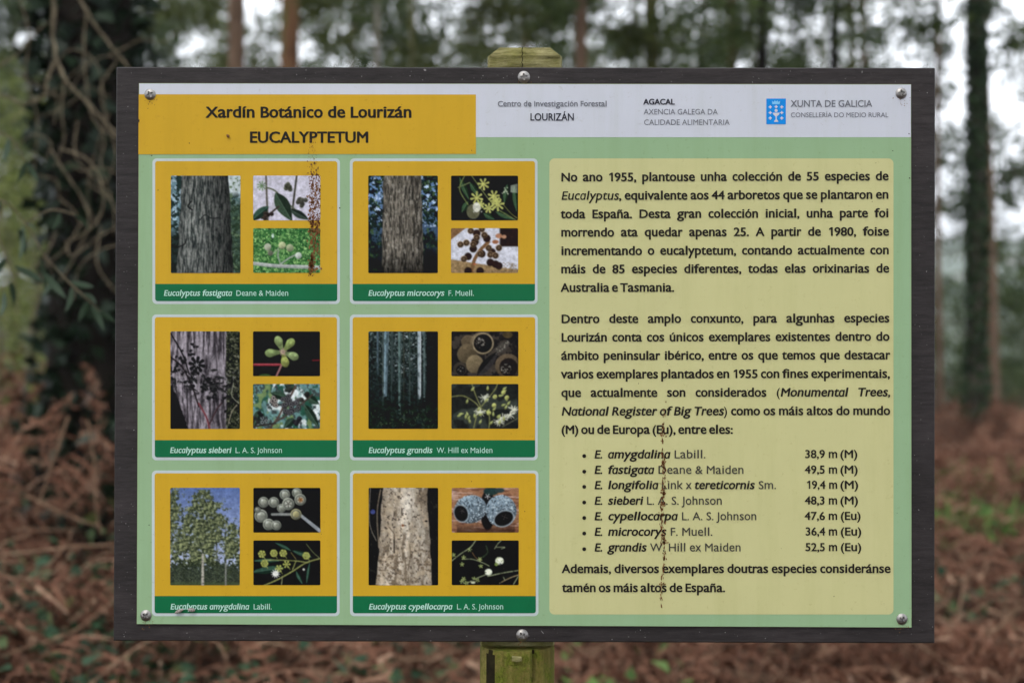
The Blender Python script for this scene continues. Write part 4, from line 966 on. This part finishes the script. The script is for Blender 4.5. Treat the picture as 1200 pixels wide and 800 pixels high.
tree(893, 18, 17, 15, 'bark_dark', 'leaf_mid', 'dark trunk immediately right of the slim reddish one', z0=5.2, seed=11)
tree(974, 20, 14, 16, 'bark_dark', 'leaf_mid', 'dark brown trunk above the right end of the header', z0=5.8, seed=12)
tree(996, 26, 9, 16, 'bark_moss', 'leaf_far', 'thin mossy trunk beside the dark brown one at right', z0=7, seed=13)
# trunks right of the board
IVY_MAT[0] = 'leaf_ivy_pale'
tree(1143, 20, 19, 17, 'bark_greybrown', 'leaf_far', 'ivy clad trunk standing free right of the board', z0=9.5, seed=14, ivy=3800, ivy_h=6.2)
tree(1164, 22.5, 14, 14, 'bark_brown', 'leaf_far', 'bare brown trunk close beside the free standing ivy clad one', z0=10, seed=15, lean=(-.012, .01))
tree(1101, 24, 8, 13, 'bark_brown', 'leaf_far', 'thin brown trunk at the right edge of the board', z0=9, seed=16)

# further trees of the wood, each one a copy of a few grown shapes
protos = []
def wood_tree(kind, seed):
    root = empty('woodland_tree', (0, 0, -30), 'x', 'tree', 'trees of the wood behind')
    if kind == 0: tree_parts(root, 15, .10, (.01, 0), 2.2, 3.1, 90, 150, .19, .44, M['bark_moss'], M['leaf_olive'], seed=seed, k=7, limbs=9)
    if kind == 1: tree_parts(root, 18, .11, (-.01, 0), 3.2, 3.2, 85, 150, .20, .46, M['bark_brown'], M['leaf_far'], seed=seed, k=7, limbs=9)
    if kind == 2: tree_parts(root, 13, .14, (0, .01), 1.8, 2.8, 95, 150, .18, .42, M['bark_moss'], M['leaf_mid'], seed=seed, k=7, limbs=9)
    return root
def copy_tree(o, loc, rz, s, label):
    c = o.copy(); COL.objects.link(c); c.location = loc; c.rotation_euler = (0, 0, rz); c.scale = (s, s, s); c['label'] = label
    for ch in o.children: k_ = ch.copy(); COL.objects.link(k_); k_.parent = c
    return c
spots = []
rr = np.random.default_rng(42)
cols_ = [(-150, 26), (-60, 33), (18, 44), (60, 40), (150, 30), (190, 50), (300, 38), (410, 45), (470, 33), (570, 40), (620, 28), (655, 46),
         (740, 38), (830, 48), (880, 34), (960, 44), (1015, 31), (1300, 34), (335, 60), (560, 62), (900, 64)]
KN = ['olive crowned tree', 'grey green crowned tree', 'dark green bushy tree']
def where(u):
    for lim, s in ((0, 'beyond the left edge of the picture'), (170, 'behind the big ivy covered trunk'), (330, 'behind the greyish brown trunk at upper left'), (560, 'behind the title band'),
                   (700, 'behind the post top'), (880, 'behind the logos'), (1040, 'behind the right end of the header')):
        if u < lim: return s
    return 'in the gap right of the board' if u < 1210 else 'beyond the right edge of the picture'
first = {}
seen = {}
for q, (u, D) in enumerate(cols_):
    kd = q % 3; x = W2(u, D); y = D + CAM_Y; loc = (x, y, float(gh(x, y)))
    far = 'near' if D < 30 else ('farther' if D < 45 else 'far off')
    lab = f'{far} {KN[kd]} {where(u)}'
    if lab in seen: lab = lab.replace(far, ('righthand ' if u > seen[lab] else 'lefthand ') + far)
    seen.setdefault(lab, u)
    s = .9 + .35 * rr.random() + (.25 if D > 40 else 0)
    if kd not in first:
        o = wood_tree(kd, 50 + kd); first[kd] = o; o.location = loc; o.scale = (s, s, s); o['label'] = lab
    else: copy_tree(first[kd], loc, rr.random() * 6, s, lab)

# unseen trees added behind the photographer to dim the low light on the sign
BACK = [(1.4, -8.5, 'dense bushy tree added behind the photographer just right of the middle'), (-2.2, -8.5, 'tall grey green tree added behind the photographer just left of the middle'),
        (5, -7.5, 'dense bushy tree added a few paces behind the photographer to the right'),
        (8.5, -9, 'tall grey green tree added well right of and behind the photographer'), (-9, -10, 'dense bushy tree added well left of and behind the photographer'),
        (0, -14, 'low olive tree added farthest straight behind the photographer'), (4.5, -13, 'tall grey green tree added in the second row behind the photographer'),
        (-5, -14, 'dense bushy tree added in the second row behind the photographer'), (9, -3, 'low olive tree added beside the photographer far to the right'), (-9.5, -2, 'tall grey green tree added beside the photographer far to the left')]
for q, (x, y, lab) in enumerate(BACK): copy_tree(first[0 if 'olive' in lab else (1 if 'grey' in lab else 2)], (x, y, 0), q * 1.3, 1.0, lab)

# shrubs: light green thicket left, grey-green scrub right
def shrub(name, u, D, hgt, wid, mat, label, seed, n_clump=50, n_leaf=70, size=.07, grp=None, stems=6):
    r = np.random.default_rng(seed); x = W2(u, D); y = D + CAM_Y; z = float(gh(x, y)); root = empty(name, (x, y, z), label, 'shrub', grp)
    for k in range(stems):
        a = r.random() * 6.28; L = hgt * r.uniform(.6, 1)
        P = spline([(0, 0, -.05), (.25 * wid * math.cos(a), .25 * wid * math.sin(a), L * .5), (.45 * wid * math.cos(a + .4), .45 * wid * math.sin(a + .4), L)], 7)
        v, f = tube(P, np.linspace(.014, .004, 7), 5); mesh('stem', v, f, M['vine'], root, True)
    C_ = np.stack([r.normal(size=n_clump) * wid * .42, r.normal(size=n_clump) * wid * .42, r.uniform(.08, 1, n_clump) * hgt], -1)
    v, f = leaf_cloud(C_, n_leaf, .22 * wid ** .5, size, r=r); o = mesh('foliage', v, f, mat, root); o['kind'] = 'stuff'
    return root
shrub('shrub', 12, 10.5, 2.9, 1.15, M['leaf_lime'], 'yellow green leafy shrub at the left edge behind the hanging branches', 61, 210, 20, .06)
shrub('shrub', 50, 12.5, 2.2, .8, M['leaf_lime'], 'second yellow green shrub touching the left side of the big trunk', 62, 130, 20, .06)
shrub('shrub', -25, 13, 3.2, 1.6, M['leaf_lime'], 'tall olive shrub partly outside the left edge of the picture', 63, 200, 24, .07)
shrub('shrub', 25, 17, 3.0, 1.3, M['leaf_lime'], 'pale green thicket farther back at the left edge', 64, 170, 24, .08)
shrub('shrub', 150, 15, 2.6, 1.6, M['leaf_mid'], 'green thicket hidden behind the left end of the board', 65, 60, 70, .09)
shrub('shrub', 1128, 30, 3.0, 1.6, M['leaf_far'], 'grey green bush beyond the trunks right of the board', 66, 60, 70, .11)
shrub('shrub', 1190, 27, 2.6, 2.2, M['leaf_mid'], 'green bush at the right edge of the picture', 67, 70, 70, .11)
shrub('shrub', 1112, 38, 3.6, 1.8, M['leaf_mid'], 'darker low bush far off between the board edge and the ivy clad trunk', 69, 60, 70, .14)
shrub('shrub', 1182, 40, 4.6, 2.2, M['leaf_far'], 'far grey green bush right of the bare brown trunk', 70, 70, 70, .14)
shrub('shrub', 1215, 34, 5.5, 2.4, M['leaf_far'], 'tall grey green bush beyond the right edge', 68, 80, 70, .13)

# ================================================================== UNDERGROWTH
def frond(seed, dead=True):
    """one bracken frond of unit length: arching stalk, pinnae with ragged pinnules"""
    r = np.random.default_rng(seed); parts = []
    n = 12; t = np.linspace(0, 1, n); ang = .9 - 1.9 * t ** 1.2
    P = np.zeros((n, 3)); 
    for i in range(1, n): P[i] = P[i - 1] + np.array([r.normal() * .012, math.cos(ang[i]), math.sin(ang[i])]) / (n - 1)
    parts.append(tube(P, np.linspace(.009, .003, n), 3))
    for i in range(3, n):
        for sd_ in (-1, 1):
            L = .30 * (1 - t[i]) ** .7 * (1 - .6 * max(0, .35 - t[i])) + .04; L *= r.uniform(.6, 1.1)
            q = np.linspace(0, 1, 5); curl = r.uniform(.3, 2.2)
            C_ = P[i] + np.stack([sd_ * L * q * np.cos(curl * q), L * q * .35 + r.normal() * .05 * q, -L * np.sin(curl * q) * q * .8 + r.normal() * .03 * q], -1)
            w = .013 * (1 - q * .7)
            v = np.concatenate([C_ + np.array([0, 1, .2])[None] * w[:, None], C_ - np.array([0, 1, .2])[None] * w[:, None]])
            parts.append((v, np.array([[k, k + 1, 6 + k, 5 + k] for k in range(4)])))
            m = 4; b_ = C_[1:4]; d1 = r.normal(size=(3, 3)) * .02 + np.array([0, .045, -.01]) * (L / .25)
            v = np.concatenate([b_, b_ + np.array([sd_ * .012, 0, 0]), b_ + d1, b_ - d1 * np.array([1, 1, -1])])
            parts.append((v, np.array([[k, 6 + k, 3 + k, 9 + k] for k in range(3)])))
    return join(parts)
FR = [frond(s) for s in range(8)]
def wedge(n, d0, d1, u0, u1, r, p=1.0):
    D = d0 + (d1 - d0) * r.random(n) ** p; u = r.uniform(u0, u1, n)
    return W2(u, D), D + CAM_Y, D
def scatter_many(templates, x, y, z, S_, r, tilt=.35):
    out = []; n = len(x); pick = r.integers(0, len(templates), n)
    for k, (tv, tf) in enumerate(templates):
        s = pick == k
        if not s.any(): continue
        R = np.einsum('nij,njk->nik', rotz(r.random(s.sum()) * 2 * PI), rots(s.sum(), r, tilt) if tilt > .9 else small_rot(s.sum(), r, tilt))
        out.append(scatter(tv, tf, np.stack([x[s], y[s], z[s]], -1), R, S_[s]))
    return join(out)
def small_rot(n, r, a):
    ax, ay = r.normal(size=n) * a, r.normal(size=n) * a
    cx, sx, cy, sy = np.cos(ax), np.sin(ax), np.cos(ay), np.sin(ay); o, i_ = np.zeros(n), np.ones(n)
    Rx = np.stack([np.stack([i_, o, o], -1), np.stack([o, cx, -sx], -1), np.stack([o, sx, cx], -1)], -2)
    Ry = np.stack([np.stack([cy, o, sy], -1), np.stack([o, i_, o], -1), np.stack([-sy, o, cy], -1)], -2)
    return Rx @ Ry
r = np.random.default_rng(5)
x, y, D = wedge(1900, 3.4, 13, -260, 1460, r, 1.0); z = gh(x, y) + r.uniform(-.08, .16, len(x))
v, f = scatter_many(FR, x, y, z, r.uniform(.35, .75, len(x)), r, .45)
tag(mesh('dead_bracken', v, f, M['bracken']), 'reddish brown dead bracken fronds matted over the ground round the post', 'bracken', kind='stuff')
x, y, D = wedge(760, 5.5, 13, -200, 190, r, .8); z = gh(x, y) + r.uniform(.0, .42, len(x))
v, f = scatter_many(FR, x, y, z, r.uniform(.35, .75, len(x)), r, .7)
tag(mesh('dead_bracken', v, f, M['bracken']), 'taller standing dead bracken left of the sign', 'bracken', kind='stuff')
x, y, D = wedge(420, 9, 22, 1060, 1400, r, .9); z = gh(x, y) + r.uniform(.0, .2, len(x))
v, f = scatter_many(FR, x, y, z, r.uniform(.6, 1.05, len(x)), r, .3)
tag(mesh('dead_bracken', v, f, M['bracken']), 'taller standing dead bracken right of the sign', 'bracken', kind='stuff')
x, y, D = wedge(1500, 12, 30, -200, 1400, r, .9); z = gh(x, y) + r.uniform(-.08, .10, len(x))
v, f = scatter_many(FR, x, y, z, r.uniform(.4, .85, len(x)), r, .4)
tag(mesh('dead_bracken', v, f, M['bracken']), 'brown dead bracken receding between the farther trunks', 'bracken', kind='stuff')
# litter: curled dry leaves and bark shreds
x, y, D = wedge(26000, 3.0, 26, -300, 1500, r, 1.5); z = gh(x, y) + r.uniform(0, .05, len(x))
v, f = scatter(NARROW_V * np.array([2, 1, 1]), NARROW_F, np.stack([x, y, z], -1), rots(len(x), r), r.uniform(.05, .16, len(x)))
tag(mesh('leaf_litter', v, f, M['litter']), 'dry fallen leaves and bark shreds covering the forest floor', 'litter', kind='stuff')
# twigs
out = []
x, y, D = wedge(230, 3.8, 12, -200, 1400, r)
for k in range(len(x)):
    L = r.uniform(.3, 1.1); a = r.random() * 6.28; el = r.uniform(-.1, .45); p0 = np.array([x[k], y[k], gh(x[k], y[k]) + r.uniform(.02, .28)])
    pts = [p0, p0 + L * .5 * np.array([math.cos(a), math.sin(a), el]) + r.normal(size=3) * .05, p0 + L * np.array([math.cos(a + .2), math.sin(a + .2), el * .6])]
    out.append(tube(spline(pts, 6), np.linspace(.006, .002, 6) * r.uniform(.6, 1.5), 4))
v, f = join(out); tag(mesh('fallen_twigs', v, f, M['twig']), 'thin dry twigs lying through the bracken', 'twigs', kind='stuff')
# ground ivy and bramble leaves, mainly lower left
def ivy_patch(u0, u1, d0, d1, n, zr, size, mat, label, name='ground_ivy', cat='ivy', seed=3):
    r = np.random.default_rng(seed); m = max(4, n // 28); cx, cy, _ = wedge(m, d0, d1, u0, u1, r)
    k = r.integers(0, m, n); x = cx[k] + r.normal(size=n) * .16; y = cy[k] + r.normal(size=n) * .16; z = gh(x, y) + r.uniform(zr[0], zr[1], n)
    R = np.einsum('nij,njk->nik', rotz(r.random(n) * 6.28), small_rot(n, r, .55))
    v, f = scatter(IVY_V, IVY_F, np.stack([x, y, z], -1), R, r.uniform(.6, 1.3, n) * size)
    return tag(mesh(name, v, f, M[mat]), label, cat, kind='stuff')
ivy_patch(-120, 300, 3.9, 6.6, 1000, (.10, .28), .052, 'leaf_ivy_g', 'dark green ground ivy among the bracken below the left corner of the sign', seed=71)
ivy_patch(320, 560, 4.2, 6.2, 260, (.1, .28), .07, 'leaf_ivy_g', 'sparse ivy leaves under the middle of the sign left of the post', seed=72)
ivy_patch(650, 760, 4.4, 5.6, 90, (.12, .32), .06, 'grass', 'small bright green bramble leaves just right of the post', 'bramble_leaves', 'bramble', seed=73)
ivy_patch(800, 1250, 4.2, 9, 240, (.08, .28), .06, 'leaf_ivy_g', 'scattered green leaves in the bracken right of the post', seed=74)
ivy_patch(90, 150, 5.9, 7.0, 330, (.1, .7), .08, 'leaf_ivy', 'ivy mound at the foot of the big trunk', seed=75)
ivy_patch(-120, 90, 8, 13, 900, (.05, .5), .09, 'grass', 'low yellow green growth at the left edge beyond the bracken', 'low_plants', 'plants', seed=76)
# mossy grass tufts right of the sign
def tufts(u0, u1, d0, d1, n, label, seed):
    r = np.random.default_rng(seed); m = max(3, n // 60); cx, cy, _ = wedge(m, d0, d1, u0, u1, r); k = r.integers(0, m, n)
    x = cx[k] + r.normal(size=n) * .32; y = cy[k] + r.normal(size=n) * .18; z = gh(x, y) + .05 + r.uniform(0, .12, n)
    R = np.einsum('nij,njk->nik', rotz(r.random(n) * 6.28), small_rot(n, r, .5)) @ np.array([[1, 0, 0], [0, 0, -1], [0, 1, 0]])
    v, f = scatter(NARROW_V, NARROW_F, np.stack([x, y, z], -1), R, r.uniform(.1, .26, n))
    tag(mesh('grass_tufts', v, f, M['grass']), label, 'grass', kind='stuff')
tufts(1110, 1215, 9.2, 9.8, 240, 'bright green grass patch in the bracken right of the board', 81)
tufts(1095, 1160, 11.5, 12.5, 200, 'smaller green grass patch farther back right of the board', 82)
tufts(-60, 80, 9, 12, 1500, 'grass at the left edge behind the bracken', 83)

# ------------------------------------------------------------------ hanging vines and branches at the left
def P3(u, v, D): return np.array([W2(u, D), D + CAM_Y, CAM_H + (400 - v) / 1000 * D / 1.6667])
def vine(pts, D, wpx, name='hanging_vine', label='', taper=.6, n=26, mat='vine', cat='vine'):
    u0_ = pts[0][0] + pts[-1][1]; P = spline([P3(u, v, D + (e[0] if e else 0)) for u, v, *e in pts], n); w = wpx / 2 * D / 1666.7
    q_ = np.arange(n); rr_ = np.linspace(w, w * taper, n) * (.78 + .16 * np.sin(q_ * 2.1 + u0_) + .12 * np.sin(q_ * 5.3)); P[1:-1] += np.random.default_rng(int(abs(u0_ * 7))).normal(size=(n - 2, 3)) * w * .16
    v, f = tube(P, rr_, 7); o = mesh(name, v - P[0], f, M[mat], None, True); o.location = P[0]
    return tag(o, label, cat)
G = 'bare vines hanging before the big trunk'
VN = [([(58, -60), (62, 0), (64, 60), (76, 92), (104, 122), (150, 168), (200, 190)], 4.6, 9, 'thickest bare vine dropping from the top edge and bending right towards the sign'),
      ([(64, 72), (55, 95), (52, 112), (28, 122), (0, 112), (-40, 130)], 4.7, 7, 'vine branching from the thickest one and running out of the left edge'),
      ([(76, 92), (72, 130), (75, 165), (64, 195)], 4.6, 3.5, 'short thin vine hanging straight from the elbow of the thickest one'),
      ([(88, -10), (112, 30), (140, 66), (175, 110)], 4.9, 6, 'straight dark vine slanting from the top edge to the board corner'),
      ([(102, 10), (98, 60), (106, 130), (122, 160), (118, 195), (130, 230)], 5.0, 3.6, 'thin wavy vine in front of the middle of the big trunk'),
      ([(70, 175), (98, 184), (116, 206), (121, 240), (108, 266), (78, 284)], 4.4, 5, 'vine looping in a wide arc left of the second card row'),
      ([(60, 176), (78, 205), (96, 232), (104, 262), (88, 300), (70, 330)], 4.5, 4, 'vine inside the arc of the looping one'),
      ([(140, 286), (112, 296), (92, 316), (86, 350)], 4.4, 3, 'thin vine coming from behind the board at card height'),
      ([(-10, 82), (20, 64), (42, 38), (58, 26)], 4.6, 4, 'dark thin vine rising from the left edge at the top'),
      ([(20, -10), (34, 40), (30, 90), (44, 140), (40, 200)], 5.2, 3, 'thin vine hanging near the left edge of the picture'),
      ([(140, 205), (118, 196), (96, 200), (78, 190)], 4.5, 3, 'short horizontal vine crossing the big trunk'),
      ([(78, 284), (84, 300), (118, 276), (145, 262)], 4.4, 4, 'vine running from the arc end up behind the board')]
for pts, D, w, lab in VN: vine(pts, D, w * .72, label=lab)
rv = random.Random(9)
for k in range(16):      # the finest strands of the tangle; nothing in the picture tells them apart
    u, v = rv.uniform(40, 150), rv.uniform(60, 280); pts = [(u, v)]; a = rv.uniform(0, 6.28)
    for j in range(4): a += rv.uniform(-1.1, 1.1); u += 26 * math.cos(a); v += 30 * math.sin(a) + 10; pts.append((u, v))
    vine(pts, rv.uniform(4.4, 5.4), rv.uniform(1.6, 2.6), 'thin_vine', 'fine leafless strand in the vine tangle before the big trunk')['group'] = 'fine strands of the vine tangle'
ST = [([(80, 488), (66, 530), (52, 570), (41, 606)], 4.6, 4.2, 'pale dry stalk leaning left in front of the big trunk foot'),
      ([(102, 492), (110, 540), (112, 590), (118, 624)], 4.6, 4.2, 'pale dry stalk right of the leaning one'),
      ([(-10, 650), (6, 636), (36, 626)], 4.4, 5.5, 'bleached stick at the left edge above the ivy'),
      ([(2, 640), (5, 665), (2, 690)], 4.4, 3.5, 'short bleached prong under the stick at the left edge'),
      ([(-20, 775), (40, 756), (90, 738), (140, 700), (175, 690)], 4.3, 5, 'long dry bracken stalk rising towards the lower left corner of the board'),
      ([(30, 580), (70, 600), (120, 618)], 4.8, 4, 'dry stalk crossing low left of the board'),
      ([(0, 690), (40, 676), (76, 640), (84, 620)], 4.5, 4, 'dark stalk rising from the ivy at left'),
      ([(1056, 742), (1080, 758), (1110, 778), (1135, 800)], 4.6, 4.5, 'reddish stalk slanting below the right corner of the board'),
      ([(1160, 742), (1178, 728), (1190, 716), (1215, 706)], 5.2, 7, 'pale broken stick at the lower right edge'),
      ([(1182, 725), (1186, 716), (1196, 705)], 5.2, 4, 'short fork of the pale broken stick'),
      ([(660, 744), (690, 768), (715, 790), (740, 812)], 4.4, 4, 'reddish bramble stem just right of the post'),
      ([(250, 748), (265, 770), (262, 800)], 4.3, 4.5, 'curled orange brown stalk under the left part of the board'),
      ([(300, 752), (345, 760), (380, 800)], 4.4, 4, 'grey brown stalk arching under the board left of the post')]
for pts, D, w, lab in ST: vine(pts, D, w, 'dry_stalk', lab, .5, 14, 'twig', 'stalk')
# young eucalyptus branch with long leaves near the camera
br = empty('eucalyptus_branch', tuple(P3(-30, 230, 3.0)), 'leafy young eucalyptus branch hanging in from the left edge near the camera', 'branch')
O = np.array(P3(-30, 230, 3.0))
for pts in ([(-30, 230), (5, 236), (30, 262), (52, 300), (62, 322)], [(5, 236), (-2, 270), (10, 310), (20, 335)], [(30, 262), (60, 246), (88, 252)], [(52, 300), (80, 330), (104, 352), (118, 366)], [(-30, 150), (10, 160), (30, 190)]):
    P = spline([P3(u, v, 3.0) for u, v in pts], 14) - O; v, f = tube(P, np.linspace(.0022, .001, 14), 5); mesh('twig', v, f, M['vine'], br, True)
LV = [(22, 268, 30, 300, 9), (26, 262, 22, 306, 8), (45, 300, 52, 344, 9), (16, 312, 50, 330, 9), (8, 300, -10, 330, 8), (50, 318, 78, 350, 9), (12, 330, 16, 360, 8), (62, 322, 48, 348, 8), (88, 252, 104, 270, 7), (70, 248, 60, 270, 7), (80, 330, 110, 336, 8),
      (104, 352, 92, 378, 8), (118, 366, 136, 378, 8), (106, 354, 122, 388, 8), (84, 334, 76, 366, 8), (0, 236, -14, 262, 8), (10, 160, 4, 190, 8), (30, 190, 20, 214, 7), (30, 190, 44, 212, 7), (-6, 158, -8, 120, 8), (4, 340, 0, 372, 8), (30, 262, 44, 276, 7), (96, 344, 112, 356, 7)]
for k, (a, b_, c, d_, w) in enumerate(LV):
    p0, p1 = P3(a, b_, 3.0 + .03 * math.sin(k * 2)) - O, P3(c, d_, 3.0 + .04 * math.cos(k * 3)) - O; ax = p1 - p0; L = np.linalg.norm(ax)
    sd_ = np.cross(ax / L, [0.3 * math.sin(k), 1, .4 * math.cos(k * 1.7)]); sd_ /= np.linalg.norm(sd_); nn = np.cross(sd_, ax / L)
    V = []; F = []; nseg = 7
    for i in range(nseg):
        t = i / (nseg - 1); hw = w * 3.0 / 1666.7 * .46 * math.sin(PI * t ** .8) + .0002; c0 = p0 + ax * t + nn * .006 * math.sin(PI * t)
        V += [c0 - sd_ * hw + nn * .0015, c0, c0 + sd_ * hw + nn * .0015]
    for i in range(nseg - 1): F += [(3 * i, 3 * i + 1, 3 * i + 4, 3 * i + 3), (3 * i + 1, 3 * i + 2, 3 * i + 5, 3 * i + 4)]
    mesh('leaf', np.array(V), F, M['leaf_euc'], br, True)

# ------------------------------------------------------------------ air: thin even haze over the whole scene
bpy.context.view_layer.update()
HX, HY0, HY1, Z0, Z1 = 2560, -700, 1560, -16, 110
V = [(x, y, z) for z in (Z0, Z1) for y in (HY0, HY1) for x in (-HX, HX)]
hz_o = mesh('haze', V, [(0, 2, 3, 1), (4, 5, 7, 6), (0, 1, 5, 4), (1, 3, 7, 5), (3, 2, 6, 7), (2, 0, 4, 6)], None)
m = bpy.data.materials.new('thin_air'); m.use_nodes = True; n_ = m.node_tree; n_.nodes.remove(n_.nodes['Principled BSDF'])
pv = n_.nodes.new('ShaderNodeVolumePrincipled'); pv.inputs['Density'].default_value = .0004; pv.inputs['Color'].default_value = (.86, .91, 1, 1); pv.inputs['Anisotropy'].default_value = 0
n_.links.new(pv.outputs[0], n_.nodes['Material Output'].inputs['Volume']); hz_o.data.materials.append(m)
tag(hz_o, 'thin pale haze in the air between the trees', 'haze', kind='stuff')
